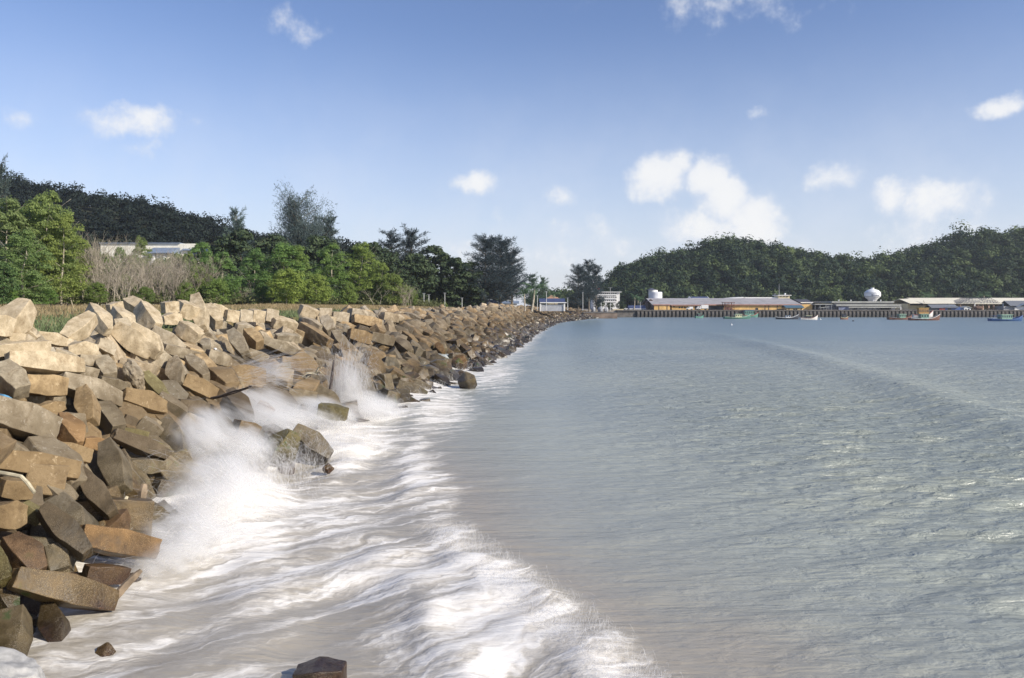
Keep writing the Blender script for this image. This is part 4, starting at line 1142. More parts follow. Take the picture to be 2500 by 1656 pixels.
# --- turf: weeds by the crest, dry grass in front of the wood
def turf(name, n, yr, orr, h, wd, cols, seed, label, dens):
    r = np.random.default_rng(seed); y = r.uniform(*yr, n); o = r.uniform(*orr, n); x = xc(y) - o
    k = dens(x, y, o) > r.uniform(0, 1, n); x, y = x[k], y[k]; n = len(x)
    z = land_z(x, y) + 0.10 * vnoise(x * .25, y * .25, 31)
    hh = r.uniform(.5, 1.2, n) * h; a = r.uniform(0, 6.28, n); ln = r.normal(0, .35, (n, 2)) * hh[:, None]
    p = np.stack([x, y, z - .04], -1); s = np.stack([np.cos(a), np.sin(a), 0 * a], -1) * wd * r.uniform(.6, 1.3, n)[:, None]
    tp = p + np.stack([ln[:, 0], ln[:, 1], hh], -1)
    V = np.stack([p - s, p + s, tp], 1).reshape(-1, 3)
    me = np_mesh(name, V, np.arange(3 * n).reshape(-1, 3), 3, False, {'tint': ('FLOAT', np.repeat(r.uniform(0, 1, n), 3))})
    tag(link(name, me, leaf_mat(name + '_blade', *cols, .3, True)), label, 'grass', kind='stuff')
turf('weeds', 60000, (24, 150), (0.6, 26), .34, .085, ((0.095, 0.135, 0.050), (0.24, 0.28, 0.14)), 311, 'low green weeds on the turf behind the crest', lambda x, y, o: np.clip(1.15 - o / 24, 0, 1) * np.clip(1.4 - y / 110, .25, 1) * np.clip(.7 + .5 * vnoise(x * .2, y * .2, 8), .1, 1))
turf('dry_grass', 52000, (40, 230), (5, 34), .50, .055, ((0.24, 0.180, 0.085), (0.48, 0.38, 0.22)), 312, 'dry straw-coloured grass in front of the wood', lambda x, y, o: np.clip((o - 10) / 14, 0.03, 1))
# ---------------------------------------------------------------- quay and buildings
WHITE = mat('white_paint', (0.78, 0.77, 0.74), .7, .06, .5); CREAM = mat('cream_paint', (0.78, 0.66, 0.40), .75, .08, .5)
OCHRE = mat('ochre_paint', (0.74, 0.47, 0.17), .8, .14, .4); GREYW = mat('grey_wall', (0.34, 0.34, 0.34), .85, .15, .4)
DARK = mat('dark_opening', (0.018, 0.018, 0.02), .6, .1); GLASS = mat('window_glass', (0.03, 0.04, 0.05), .12, .1)
ROOFG = mat('grey_roof_sheet', (0.36, 0.34, 0.335), .65, .12, .3); ROOFP = mat('pinkish_fascia', (0.42, 0.24, 0.20), .75, .12, .5)
ROOFB = mat('blue_roof_sheet', (0.055, 0.075, 0.16), .6, .12, .5); ROOFBG = mat('blue_grey_roof_sheet', (0.20, 0.25, 0.33), .6, .12, .5)
ROOFC = mat('cream_roof_sheet', (0.76, 0.70, 0.55), .7, .06, .3); ROOFGR = mat('weathered_roof', (0.42, 0.42, 0.38), .7, .12, .3)
RED = mat('red_paint', (0.45, 0.07, 0.05), .6, .1); BLUE = mat('blue_paint', (0.035, 0.09, 0.28), .6, .15); TEAL = mat('teal_roof', (0.06, 0.13, 0.18), .6, .1)
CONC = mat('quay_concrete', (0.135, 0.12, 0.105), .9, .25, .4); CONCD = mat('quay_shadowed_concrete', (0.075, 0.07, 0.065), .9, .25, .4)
RUST = mat('rusty_steel', (0.16, 0.065, 0.045), .85, .3, 1); STEEL = mat('grey_steel', (0.35, 0.36, 0.38), .5, .1, 1, metal=.5); TYRE = mat('tyre_rubber', (.02, .02, .02), .8, .1)
BROWNW = mat('brown_wall', (0.16, 0.10, 0.07), .85, .2, .5)
QZ = 3.88
PIECES = {'post', 'leg', 'column', 'pilaster', 'large_door', 'corner_post', 'doorway', 'crossbeam', 'stacked_crates', 'white_panel'}
def part(name, m, parent, *boxes):
    if name in PIECES and len(boxes) > 1:
        return [part(name if name != 'stacked_crates' else 'crate', m, parent, b) for b in boxes]
    mb = MB()
    for b in boxes: mb.box(*b)
    return mb.build(name, m, parent)
def xs(a, b, d): return PX(a, d), PX(b, d)
def thing(name, px, d, z, label, cat, group=None): return empty(name, (PX(px, d), d, z), label, cat, group)
def gable_x(x0, x1, y0, y1, ze, zr, t=.18, ov=.5):
    """two roof slopes, ridge along x"""
    ym = (y0 + y1) / 2
    return MB().prismx([(y0 - ov, ze - .1), (ym, zr), (y1 + ov, ze - .1), (y1 + ov, ze - .1 - t), (ym, zr - t), (y0 - ov, ze - .1 - t)], x0 - ov, x1 + ov)
def gable_y(x0, x1, y0, y1, ze, zr, t=.18, ov=.5):
    xm = (x0 + x1) / 2
    return MB().prism([(x0 - ov, ze - .1), (xm, zr), (x1 + ov, ze - .1), (x1 + ov, ze - .1 - t), (xm, zr - t), (x0 - ov, ze - .1 - t)], y0 - ov, y1 + ov)
def windows(parent, spots, d, m=GLASS, frame=WHITE, name='window'):
    """spots: photo rectangles on a wall standing at depth d"""
    for a, b, t, u in spots:
        x0, x1 = xs(a, b, d); z1, z0 = PZ(t, d), PZ(u, d)
        f = part(name, frame, parent, (x0 - .06, x0, d - .06, d + .02, z0 - .06, z1 + .06), (x1, x1 + .06, d - .06, d + .02, z0 - .06, z1 + .06), (x0, x1, d - .06, d + .02, z1, z1 + .06), (x0, x1, d - .08, d + .02, z0 - .06, z0))
        mb = MB().box(x0, x1, d - .03, d + .01, z0, z1); p = mb.build('pane', m, parent); p.parent = f
# quay: deck, face, a row of concrete fender piles
q = empty('quay', (PX(1505, 411), 411, 0), 'long concrete quay with fender piles across the bay', 'quay')
X0, X1 = PX(1555, 411), 330.0
part('deck', CONC, q, (PX(1505, 411), X1, 410.2, 424, QZ - .55, QZ))
part('face', CONCD, q, (PX(1552, 411), X1, 411.6, 423.8, -2, QZ - .55))
part('embankment', CONC, q, (PX(1505, 411), PX(1551, 411), 410.9, 423.8, -2, QZ - .56))
pm = None; sp = (PX(2510, 411) - X0) / 100.0
mb = MB().box(0, sp * .60, 409.8, 411.55, -1.5, QZ - .75).box(sp * .05, sp * .55, 409.7, 409.79, .5, QZ - 1.2)
for i in range(100):
    x = X0 + i * sp
    if pm is None:
        o = mb.build('fender_pile', CONC, q, local=False); pm = o.data
    else: o = link('fender_pile', pm, CONC, q)
    o.location = Vector((x, 0, 0)) - q.location
mb = MB(); x = X0 + 100 * sp
while x < X1 - 1: mb.box(x, x + sp * .6, 409.8, 411.55, -1.5, QZ - .75); x += sp
o = mb.build('fender_pile', CONC, q); o['kind'] = 'stuff'
# low sea wall at the root of the breakwater
d = 381; w = empty('sea_wall', (PX(1440, d), d, 0), 'low brown stained sea wall at the end of the breakwater', 'wall')
part('wall_body', mat('stained_wall', (.20, .15, .115), .9, .35, .25), w, (PX(1425, d), PX(1507, d), d, 408, -2, 2.65))
part('coping', CONC, w, (PX(1424, d), PX(1508, d), d - .15, 408.1, 2.653, 2.95))

def tripane(px, n): return [(px + i * 5.2, px + 3.4 + i * 5.2, 746, 750) for i in range(n)]
# warehouse with ochre walls
d = 419; w = thing('warehouse', 1790, d, QZ, 'long ochre warehouse with a grey sheet roof and pink eaves', 'warehouse')
x0, x1 = xs(1597, 1984, d); ze = PZ(743.5, d); yr = 438; zr = PZ(728.5, yr)
part('wall', OCHRE, w, (x0, PX(1636, d), d, 457, 3.7, ze), (PX(1641, d), x1, d + .6, 457, 3.7, ze))
part('pilaster', BROWNW, w, *[(PX(p, d), PX(p + 1.6, d), d - .12, d - .003, 3.8, ze - .2) for p in (1608, 1628)], *[(PX(p, d), PX(p + 1.6, d), d + .48, d + .597, 3.8, ze - .2) for p in (1868, 1877, 1898, 1910, 1930)])
MB().prismx([(d - .35, ze - .05), (yr, zr), (458.2, ze - .05), (458.2, ze - .3), (yr, zr - .25), (d - .35, ze - .3)], PX(1592, d), PX(1957, d)).build('roof', ROOFG, w)
part('fascia', ROOFP, w, (PX(1594, d), PX(1636, d), d - .52, d - .36, ze - .45, ze + .10), (PX(1638, d), PX(1718, d), d - .52, d - .36, ze - .65, ze - .1), (PX(1719, d), PX(1955, d), d - .52, d - .36, ze - .45, ze + .12))
part('gable_wall', BROWNW, w, (x0 - .2, x0 - .02, d + .2, 456, 3.7, ze - .1))
part('large_door', DARK, w, (PX(1697, d), PX(1711, d), d + .5, d + .595, PZ(756, d), PZ(748, d)), (PX(1730, d), PX(1768, d), d + .5, d + .595, 3.9, PZ(747, d)))
windows(w, [(1657, 1661, 749, 753), (1663, 1667, 749, 753), (1670, 1674, 749, 753), (1684, 1692, 749, 751.5), (1643, 1647, 748, 750), (1844, 1851, 752, 758)], d + .6, DARK, OCHRE)
# raised pale roofs and lookout cabin behind
d = 444; w = thing('warehouse', 1850, d, QZ, 'building behind the ochre warehouse with white roof edges', 'building')
part('wall', GREYW, w, (PX(1776, d), PX(1905, d), d, 462, 3.7, PZ(729, d)))
part('roof', WHITE, w, (PX(1818, d), PX(1906, d), d - .8, 463, PZ(729, d) + .02, PZ(726, d)))
MB().prism([(PX(1768, d), PZ(730, d)), (PX(1812, d), PZ(725.5, d)), (PX(1816, d), PZ(726, d)), (PX(1816, d), PZ(728, d)), (PX(1768, d), PZ(731, d))], d - .9, 463).build('roof', WHITE, w)
d = 442; w = thing('lookout_cabin', 1914, d, QZ, 'cream lookout cabin with an overhanging white roof and a mast', 'cabin')
part('wall', CREAM, w, (PX(1900, d), PX(1928, d), d, 449, 3.7, PZ(722, d)))
part('roof', WHITE, w, (PX(1897, d), PX(1931, d), d - 1, 450, PZ(722, d), PZ(720.5, d)))
windows(w, [(1904, 1908, 723.5, 725), (1912, 1916, 723.5, 725), (1920, 1924, 723.5, 725)], d, GLASS, CREAM)
MB().tube([(PX(1906.5, d), 445, PZ(720.6, d)), (PX(1906.5, d), 445, PZ(692, d))], [.16, .06], 5).build('mast', STEEL, w)
MB().lathe([(.05, 0), (.45, .15), (.6, .5), (.45, .9), (.05, 1.05)], (PX(1921, d), 445, PZ(720.4, d)), 10).build('radar_dome', WHITE, w)
MB().tube([(PX(1897, d), 446, PZ(720.6, d)), (PX(1897, d), 446, PZ(717, d))], .07, 5).lathe([(.05, 0), (.6, .2), (.7, .45)], (PX(1897, d), 446, PZ(719, d)), 8).build('antenna_dish', STEEL, w)
d = 446; w = thing('warehouse', 1704, d, QZ, 'dark blue roof with white gable ends behind the ochre warehouse', 'building')
part('wall', WHITE, w, (PX(1689, d), PX(1731, d), d, 456, 3.7, PZ(728, d)))
gable_x(PX(1690, d), PX(1730, d), d, 456, PZ(729.5, d), PZ(724.5, d + 5)).build('roof', ROOFB, w)
MB().prismx([(d - .6, PZ(730, d)), (d + 5, PZ(724, d + 5)), (d + 10.6, PZ(730, d))], PX(1686.5, d), PX(1687.5, d)).prismx([(d - .6, PZ(730, d)), (d + 5, PZ(724, d + 5)), (d + 10.6, PZ(730, d))], PX(1732, d), PX(1733, d)).build('gable', WHITE, w)
d = 428; w = thing('annex', 1965, d, QZ, 'dark roofed annex with a white fascia at the warehouse end', 'building')
part('wall', GREYW, w, (PX(1958, d), PX(1982, d), d, 440, 3.7, PZ(740, d)))
MB().prismx([(d - .8, PZ(738, d)), (d + 7, PZ(731, d + 7)), (d + 13, PZ(736, d)), (d - .8, PZ(739, d))], PX(1950, d), PX(1982, d)).build('roof', mat('dark_roof', (.07, .07, .085), .7, .15), w)
part('fascia', WHITE, w, (PX(1953, d), PX(1983.5, d), d - 1.1, d - .83, PZ(740, d), PZ(738, d)))
# small ochre hut on the quay
d = 412.5; w = thing('hut', 1942, d, QZ, 'small ochre hut with a teal roof standing on the quay edge', 'hut')
part('wall', mat('hut_ochre', (.70, .50, .22), .8, .1, .4), w, (PX(1921, d), PX(1961, d), d, 418.4, QZ, PZ(750.5, d)))
part('pilaster', BROWNW, w, *[(PX(p, d), PX(p + 2.4, d), d - .1, d - .003, QZ, PZ(751, d)) for p in (1925, 1955)])
MB().prismx([(d - .7, PZ(751, d)), (d + 3, PZ(745.5, d + 3)), (d + 6.6, PZ(751, d)), (d + 6.6, PZ(751.6, d)), (d + 3, PZ(746.4, d + 3)), (d - .7, PZ(752, d))], PX(1917, d), PX(1963, d)).build('roof', TEAL, w)
windows(w, [(1937, 1941, 754, 758.5), (1942.5, 1946.5, 754, 758.5)], d, DARK, BROWNW)
# rusty frame, sheds and lean-tos
d = 413; w = thing('gantry', 1780, d, QZ, 'rusty red steel gantry frame on the quay', 'gantry')
for p in (1769, 1777, 1785, 1792):
    for yy_ in (d, d + 4): part('post', RUST, w, (PX(p, d) - .12, PX(p, d) + .12, yy_ - .12, yy_ + .12, QZ, PZ(739.5, d)))
part('roof', RUST, w, (PX(1767, d), PX(1794, d), d - .4, d + 4.4, PZ(739.4, d), PZ(738, d)))
part('crossbeam', RUST, w, *[(PX(1768, d), PX(1793, d), d - .2, d - .122, PZ(t, d), PZ(t - 1, d)) for t in (746, 752, 757)])
part('stacked_crates', mat('crate_red', (.20, .09, .07), .85, .3, .8), w, (PX(1772, d), PX(1783, d), d + .8, d + 3, QZ + .01, PZ(750, d)), (PX(1784.5, d), PX(1790, d), d + .8, d + 3, QZ + .01, PZ(753, d)))
d = 416; w = thing('shed', 1990, d, QZ, 'open grey lean-to shed between the ochre and grey warehouses', 'shed')
part('roof', ROOFGR, w, (PX(1988, d), PX(2032, d), d - .5, d + 9, PZ(744, d), PZ(742.5, d)))
part('post', STEEL, w, *[(PX(p, d) - .08, PX(p, d) + .08, d - .08, d + .08, QZ, PZ(744, d)) for p in (1990, 2002, 2016, 2030)])
part('back_wall', DARK, w, (PX(1988, d), PX(2032, d), d + 8, d + 8.9, QZ, PZ(744, d)))
d = 413; w = thing('shelter', 2012, d, QZ, 'small tilted grey canopy on slim legs by the grey warehouse', 'shelter')
MB().prism([(PX(2002, d), PZ(752, d)), (PX(2025, d), PZ(749, d)), (PX(2025, d), PZ(749.8, d)), (PX(2002, d), PZ(752.8, d))], d, d + 3).build('roof', ROOFGR, w)
part('leg', STEEL, w, *[(PX(p, d) - .05, PX(p, d) + .05, y_ - .05, y_ + .05, QZ, PZ(752 - (p - 2002) * .13 + .6, d)) for p in (2004, 2011, 2018, 2024) for y_ in (d + .3, d + 2.7)])
# grey warehouse
d = 420; w = thing('warehouse', 2110, d, QZ, 'low grey warehouse with stepped weathered roofs under the water tower', 'warehouse')
part('wall', GREYW, w, (PX(2042, d), PX(2182, d), d + 1, 450, 3.7, PZ(741, d)))
part('white_panel', WHITE, w, (PX(2071, d), PX(2083, d), d + .9, d + .995, QZ, PZ(752, d)), (PX(2094, d), PX(2141, d), d + .9, d + .995, PZ(760, d), PZ(752, d)), (PX(2176, d), PX(2186, d), d + .5, d + .9, QZ, PZ(752, d)))
part('large_door', DARK, w, (PX(2152, d), PX(2174, d), d + .9, d + .995, QZ, PZ(752.5, d)))
windows(w, [(2084.5, 2092, 752.5, 757)], d + 1, GLASS, WHITE)
part('roof', ROOFGR, w, (PX(2030, d), PX(2182, d), d - .6, 452, PZ(739.3, d), PZ(736.2, d)), (PX(2038, d), PX(2196, d), d - 2.0, d - .62, PZ(746.8, d), PZ(743.6, d)), (PX(2066, d), PX(2184, d), d - 3.2, d - 2.02, PZ(751.5, d), PZ(749.2, d)))
part('clerestory', mat('clerestory_dark', (.09, .09, .09), .8, .1), w, (PX(2034, d), PX(2180, d), d - .3, d + .9, PZ(743.6, d), PZ(739.4, d)), (PX(2050, d), PX(2186, d), d - 1.8, d + .8, PZ(749.1, d), PZ(746.9, d)))
for p in (2059, 2089, 2145, 2163):
    MB().lathe([(.18, 0), (.18, .4), (.42, .5), (.42, .75), (.1, .95)], (PX(p, d), d + 6, PZ(736.2, d)), 8).build('roof_vent', WHITE, w)
part('awning', WHITE, w, (PX(2177, d), PX(2198, d), d - 1.2, d + 3, PZ(750.5, d) , PZ(749.3, d)))
part('post', WHITE, w, (PX(2196, d), PX(2198, d), d - 1.1, d - .7, QZ, PZ(750.55, d)))
d = 421; w = thing('shed', 2052, d, QZ, 'blue-grey tarpaulin-sided shed left of the grey warehouse', 'shed')
part('wall', mat('tarpaulin', (.22, .25, .36), .8, .25, .4), w, (PX(2043, d), PX(2069, d), d - 2.5, d + .6, QZ, PZ(749.5, d)))
part('roof', mat('dark_roof', (.07, .07, .085), .7), w, (PX(2036, d), PX(2070, d), d - 2.9, d + .7, PZ(749.4, d), PZ(748.2, d)))
# water tower
d = 456; w = thing('water_tower', 2130, d, QZ, 'white bowl-shaped water tower above the grey warehouse', 'water tower')
c = (PX(2130, d), d); k = d / F
prof = [(8, 736.5), (9.5, 734.5), (11, 731.5), (18.5, 724.5), (18.8, 722.0), (18.9, 715.8), (18.0, 713.5), (13.5, 709.2), (7, 706.5), (4, 705.6), (3.6, 703.9), (4.1, 703.6), (4.1, 702.9), (.2, 702.7)]
MB().lathe([(r_ * k, PZ(y_, d)) for r_, y_ in prof], (*c, 0), 40).build('tank', mat('tower_white', (.80, .80, .80), .55, .04, .3), w, smooth=True)
MB().lathe([(18.95 * k, PZ(716.2, d)), (19.35 * k, PZ(716.0, d)), (19.35 * k, PZ(715.3, d)), (18.9 * k, PZ(715.1, d))], (*c, 0), 40).build('rim', GREYW, w)
MB().lathe([(18.5 * k, PZ(725.2, d)), (18.95 * k, PZ(724.8, d)), (18.95 * k, PZ(724.3, d)), (18.6 * k, PZ(724.0, d))], (*c, 0), 40).build('rim', GREYW, w)
MB().lathe([(8 * k, 3.7 - 0), (7 * k, 8.0), (8 * k, PZ(736.6, d))], (*c, 0), 20).build('stem', WHITE, w)
INK = mat('dark_lettering', (.06, .07, .12), .6)
mb = MB(); rr_ = 19.15 * k
def on_tank(px0, px1, t, u, mb):
    a0, a1 = math.asin((px0 - 2130) / 18.9), math.asin((px1 - 2130) / 18.9)
    vs = []
    for r_ in (18.85 * k, rr_):
        for a in (a0, a1):
            for z in (PZ(u, d), PZ(t, d)): vs.append((c[0] + math.sin(a) * r_, c[1] - math.cos(a) * r_, z))
    mb.add(vs, [(0, 2, 3, 1), (4, 5, 7, 6), (0, 1, 5, 4), (2, 6, 7, 3), (0, 4, 6, 2), (1, 3, 7, 5)])
on_tank(2120.3, 2121.0, 719.4, 722.4, mb); on_tank(2123.0, 2123.7, 719.4, 722.4, mb); on_tank(2121.0, 2123.0, 719.0, 719.6, mb); on_tank(2121.0, 2123.0, 722.2, 722.8, mb); on_tank(2121.7, 2122.3, 720.3, 721.6, mb)
mb.build('emblem', INK, w)
mb = MB()
on_tank(2125.2, 2125.7, 719.9, 722.2, mb); on_tank(2125.9, 2126.4, 720.2, 721.2, mb); on_tank(2126.6, 2127.1, 719.9, 722.2, mb)
for i, (t_, u_) in enumerate([(720.8, 722.2), (720.8, 722.2), (720.0, 722.2), (720.9, 722.2), (720.2, 722.2), (720.9, 722.2), (720.8, 722.2), (720.1, 722.2), (720.8, 722.2), (720.9, 722.9)]):
    on_tank(2127.9 + i * 1.12, 2128.6 + i * 1.12, t_, u_, mb)
mb.build('lettering', INK, w)
# cream-roofed hall
d = 424; w = thing('market_hall', 2360, d, QZ, 'long hall with a cream roof and yellow columned walls', 'hall')
MB().prismx([(d - 1.5, PZ(741, d)), (d + 16, PZ(727.5, d + 16)), (d + 33, PZ(741, d)), (d + 33, PZ(742, d)), (d + 16, PZ(728.6, d + 16)), (d - 1.5, PZ(742, d))], PX(2250, d), 322).build('roof', ROOFC, w)
MB().prismx([(d + .5, PZ(740.5, d)), (d + 12, PZ(730, d + 12)), (d + 28, PZ(740.5, d)), (d + 28, PZ(741.5, d)), (d + 12, PZ(731, d + 12)), (d + .5, PZ(741.5, d))], PX(2222, d), PX(2262, d)).build('roof', ROOFC, w)
part('wall', CREAM, w, (PX(2230, d), PX(2330, d), d + 6, 455, 3.7, PZ(742, d)), (PX(2330, d), 318, d + 9, 455, 3.7, PZ(742, d)))
part('column', mat('pink_column', (.66, .46, .34), .8, .1, .4), w, *[(PX(p, d), PX(p + 2.2, d), d - .6, d + .2, 3.7, PZ(741.5, d)) for p in (2343, 2376, 2386, 2398, 2412, 2424, 2436, 2447)])
part('large_door', DARK, w, *[(PX(a, d), PX(b, d), d + 8.8, d + 8.99, QZ, PZ(752, d)) for a, b in ((2390, 2396), (2404, 2410), (2418, 2422))])
part('shadowed_band', DARK, w, (PX(2236, d), PX(2330, d), d + 5.8, d + 5.99, PZ(746, d), PZ(742.4, d)))
# bare roof truss of an extension being built
d = 420; w = thing('roof_truss', 2390, d, QZ, 'bare dark steel roof truss frame before the cream-roofed hall', 'roof frame')
TR = mat('dark_truss', (.10, .10, .13), .6, .15, 1)
mb = MB(); zb = PZ(741, d)
for yy_ in np.linspace(d - 1, d + 10, 6):
    a, b, t_ = PX(2338, d), PX(2442, d), PX(2415, d); zt = PZ(728, d)
    mb.tube([(a, yy_, zb), (PX(2372, d), yy_, PZ(728, d)), (t_, yy_, zt), (b, yy_, zb)], .12, 4)
    for q_ in np.linspace(.08, .92, 12):
        x_ = a + (b - a) * q_; zz = zb + (zt - zb) * (min(1, q_ / .33) if q_ < .33 else 1 if q_ < .74 else (1 - q_) / .26)
        mb.tube([(x_ - .8, yy_, zb), (x_, yy_, zz), (x_ + .8, yy_, zb)], .08, 3)
mb.build('truss_bars', TR, w)
part('edge_beam', ROOFC, w, (PX(2376, d), PX(2447, d), d - 1.3, d - 1.02, zb - .35, zb + .05))
MB().prism([(PX(2378, d), zb + .1), (PX(2413, d), PZ(729.5, d)), (PX(2442, d), zb + .1), (PX(2440, d), zb + .1), (PX(2413, d), PZ(730.7, d)), (PX(2380, d), zb + .1)], d - 1.35, d - 1.1).build('gable_edge', ROOFC, w)
part('post', WHITE, w, (PX(2376, d), PX(2378, d), d - 1.25, d - .95, QZ, zb - .36), (PX(2445, d), PX(2447, d), d - 1.25, d - .95, QZ, zb - .36))
# shacks along the quay
d = 413; w = thing('shack', 2305, d, QZ, 'blue and red shack with a grey roof on the quay', 'shack')
part('wall', BLUE, w, (PX(2292, d), PX(2345, d), d, d + 6, QZ, PZ(749.5, d)))
part('red_panel', RED, w, (PX(2293, d), PX(2307, d), d - .1, d - .003, QZ, PZ(752, d)))
part('large_door', DARK, w, (PX(2314, d), PX(2322, d), d - .06, d - .003, QZ, PZ(751, d)))
gable_x(PX(2274, d), PX(2336, d), d - .3, d + 6, PZ(751, d), PZ(743.6, d + 3)).build('roof', mat('slate_grey_roof', (.16, .17, .19), .7, .15), w)
MB().prism([(PX(2302, d), PZ(750, d)), (PX(2320, d), PZ(744.5, d)), (PX(2340, d), PZ(750, d)), (PX(2337, d), PZ(750, d)), (PX(2320, d), PZ(745.8, d)), (PX(2305, d), PZ(750, d))], d - 1.15, d - .9).build('gable_edge', ROOFBG, w)
part('side_wall', mat('slate_grey_wall', (.10, .11, .13), .8, .15), w, (PX(2271, d), PX(2290, d), d + .2, d + 6, QZ, PZ(750.5, d)))
d = 413; w = thing('shack', 2362, d, QZ, 'small white gabled hut beside the blue and red shack', 'hut')
part('wall', WHITE, w, (PX(2354, d), PX(2370, d), d, d + 4, QZ, PZ(751, d)))
gable_y(PX(2354, d), PX(2370, d), d, d + 4, PZ(751, d), PZ(747.5, d), .25, .4).build('roof', ROOFGR, w)
windows(w, [(2356.5, 2360, 754, 759.5), (2363, 2367, 754, 759.5)], d, GLASS, WHITE)
d = 415; w = thing('house', 2480, d, QZ, 'grey roofed white house at the right picture edge on the quay', 'house')
part('wall', WHITE, w, (PX(2477, d), PX(2540, d), d, d + 9, QZ, PZ(748, d)))
gable_x(PX(2466, d), PX(2545, d), d - .4, d + 9, PZ(746, d), PZ(734.5, d + 4)).build('roof', mat('slate_grey_roof', (.16, .17, .19)), w)
gable_y(PX(2478, d), PX(2515, d), d - 1.6, d + 2, PZ(748.5, d), PZ(741.5, d), .3, .3).build('porch_roof', ROOFBG, w)
part('side_wall', GREYW, w, (PX(2452, d), PX(2476, d), d + .5, d + 8, QZ, PZ(748, d)))
# brown heap in front of the hall
d = 412; w = thing('tarpaulin_heap', 2392, d, QZ, 'brown heap of nets under the truss frame on the quay', 'net heap')
bm = rock_bm(91, .2, 3); bmesh.ops.scale(bm, vec=(5.5, 3, 3), verts=bm.verts)
link('net_pile', bm_mesh('net_pile', bm, True), mat('net_brown', (.15, .085, .055), .95, .4, 1.5), w).location = (0, 2, .6)
# white storage tanks on the left, over a brown stilt house
d = 452; w = thing('storage_tank', 1600, d, QZ, 'white cylindrical storage tank with a dark flat cap', 'tank')
k = d / F
MB().lathe([(16.5 * k, 3.7), (16.5 * k, PZ(714, d)), (15 * k, PZ(713, d))], (PX(1600, d), d, 0), 28).build('tank_body', mat('tank_white', (.66, .67, .70), .5, .08, .3), w, smooth=False)
MB().lathe([(11 * k, PZ(713.1, d)), (11 * k, PZ(708.6, d))], (PX(1594, d), d - .5, 0), 24).build('upper_drum', WHITE, w)
MB().lathe([(11.5 * k, PZ(708.5, d)), (7 * k, PZ(706.3, d)), (2 * k, PZ(704, d))], (PX(1590, d), d - .5, 0), 24).build('cap', mat('dark_cap', (.08, .085, .12), .6), w)
d = 430; w = thing('house', 1588, d, QZ, 'brown wooden house below the white storage tank', 'house')
part('wall', BROWNW, w, (PX(1582, d), PX(1597, d), d, d + 8, 3.7, PZ(737, d)))
gable_y(PX(1582, d), PX(1597, d), d, d + 8, PZ(738, d), PZ(731, d), .3, .4).build('roof', mat('red_brown_roof', (.14, .06, .05), .8, .2), w)
windows(w, [(1586, 1592, 743, 748)], d, DARK, BROWNW)
d = 426; w = thing('shed', 1556, d, QZ, 'low white shed with a dark blue roof among the quay palms', 'shed')
part('wall', WHITE, w, (PX(1545, d), PX(1572, d), d, d + 6, 3.7, PZ(754.5, d)))
MB().prismx([(d - .8, PZ(754, d)), (d + 3, PZ(746, d + 3)), (d + 7, PZ(754, d)), (d + 7, PZ(755, d)), (d - .8, PZ(755, d))], PX(1535, d), PX(1577, d)).build('roof', ROOFB, w)
part('fascia', WHITE, w, (PX(1536, d), PX(1577, d), d - 1.0, d - .82, PZ(755.3, d), PZ(753.6, d)))
# white apartment block with galleries
d = 475; w = thing('apartment_block', 1485, d, 3.8, 'white apartment block with open galleries and a red rooftop box', 'apartment block')
part('wall', WHITE, w, (PX(1449, d), PX(1513, d), d, d + 12, 3.6, PZ(714, d)))
for i, (t, u) in enumerate(((715.5, 719), (724.5, 728), (732.5, 736))):
    part('gallery', DARK, w, (PX(1458, d), PX(1505, d), d - .2, d - .003, PZ(u, d), PZ(t, d)))
    part('railing', WHITE, w, (PX(1457, d), PX(1506, d), d - .5, d - .22, PZ(u + 2.2, d), PZ(u - .6, d)), *[(PX(1460 + j * 5, d), PX(1461.2 + j * 5, d), d - .5, d - .22, PZ(u - .5, d), PZ(t - .5, d)) for j in range(10)])
part('roof', WHITE, w, (PX(1455, d), PX(1517, d), d - 1.3, d + 13, PZ(714, d) + .01, PZ(712.5, d)))
part('stair_tower', WHITE, w, (PX(1444, d), PX(1460, d), d + 1, d + 8, 3.6, PZ(703, d)))
part('rooftop_box', RED, w, (PX(1457.5, d), PX(1465, d), d + .2, d + 5, PZ(707.8, d), PZ(704, d)))
for p in (1497, 1501): part('window', GLASS, w, (PX(p, d), PX(p + 1.6, d), d - .06, d - .003, PZ(723, d), PZ(721, d)))
# white house with blue roof by the shore, gabled house behind
d = 300; w = thing('house', 1350, d, 5.2, 'white house with a dark blue roof facing the sea', 'house')
part('wall', WHITE, w, (PX(1318, d), PX(1379, d), d, d + 7, 4.5, PZ(744.5, d)))
part('fascia', WHITE, w, (PX(1318, d), PX(1383, d), d - .9, d - .62, PZ(740.3, d), PZ(738.2, d)))
part('ground_floor', mat('grey_cladding', (.40, .41, .44), .7, .1, 1), w, (PX(1322, d), PX(1373, d), d - .15, d - .003, 4.6, PZ(747, d)))
part('upper_band', GLASS, w, (PX(1322, d), PX(1376, d), d - .1, d - .004, PZ(743.8, d), PZ(741.4, d)))
part('corner_post', WHITE, w, (PX(1376, d), PX(1379.5, d), d - .55, d - .16, 4.6, PZ(740.4, d)), (PX(1318, d), PX(1321, d), d - .55, d - .16, 4.6, PZ(740.4, d)))
gable_x(PX(1320, d), PX(1377, d), d - .2, d + 7, PZ(738.6, d), PZ(729, d + 3.5)).build('roof', ROOFB, w)
d = 345; w = thing('house', 1346, d, 4.8, 'cream house with a salmon roof behind the blue-roofed white house', 'house')
part('wall', CREAM, w, (PX(1336, d), PX(1362, d), d, d + 8, 4.5, PZ(726, d)))
MB().prism([(PX(1336, d), PZ(728, d)), (PX(1346, d), PZ(720.5, d)), (PX(1367, d), PZ(729, d)), (PX(1367, d), PZ(730, d)), (PX(1336, d), PZ(730, d))], d - .1, d + 8).build('roof', mat('salmon_roof', (.50, .30, .20), .8, .1), w)
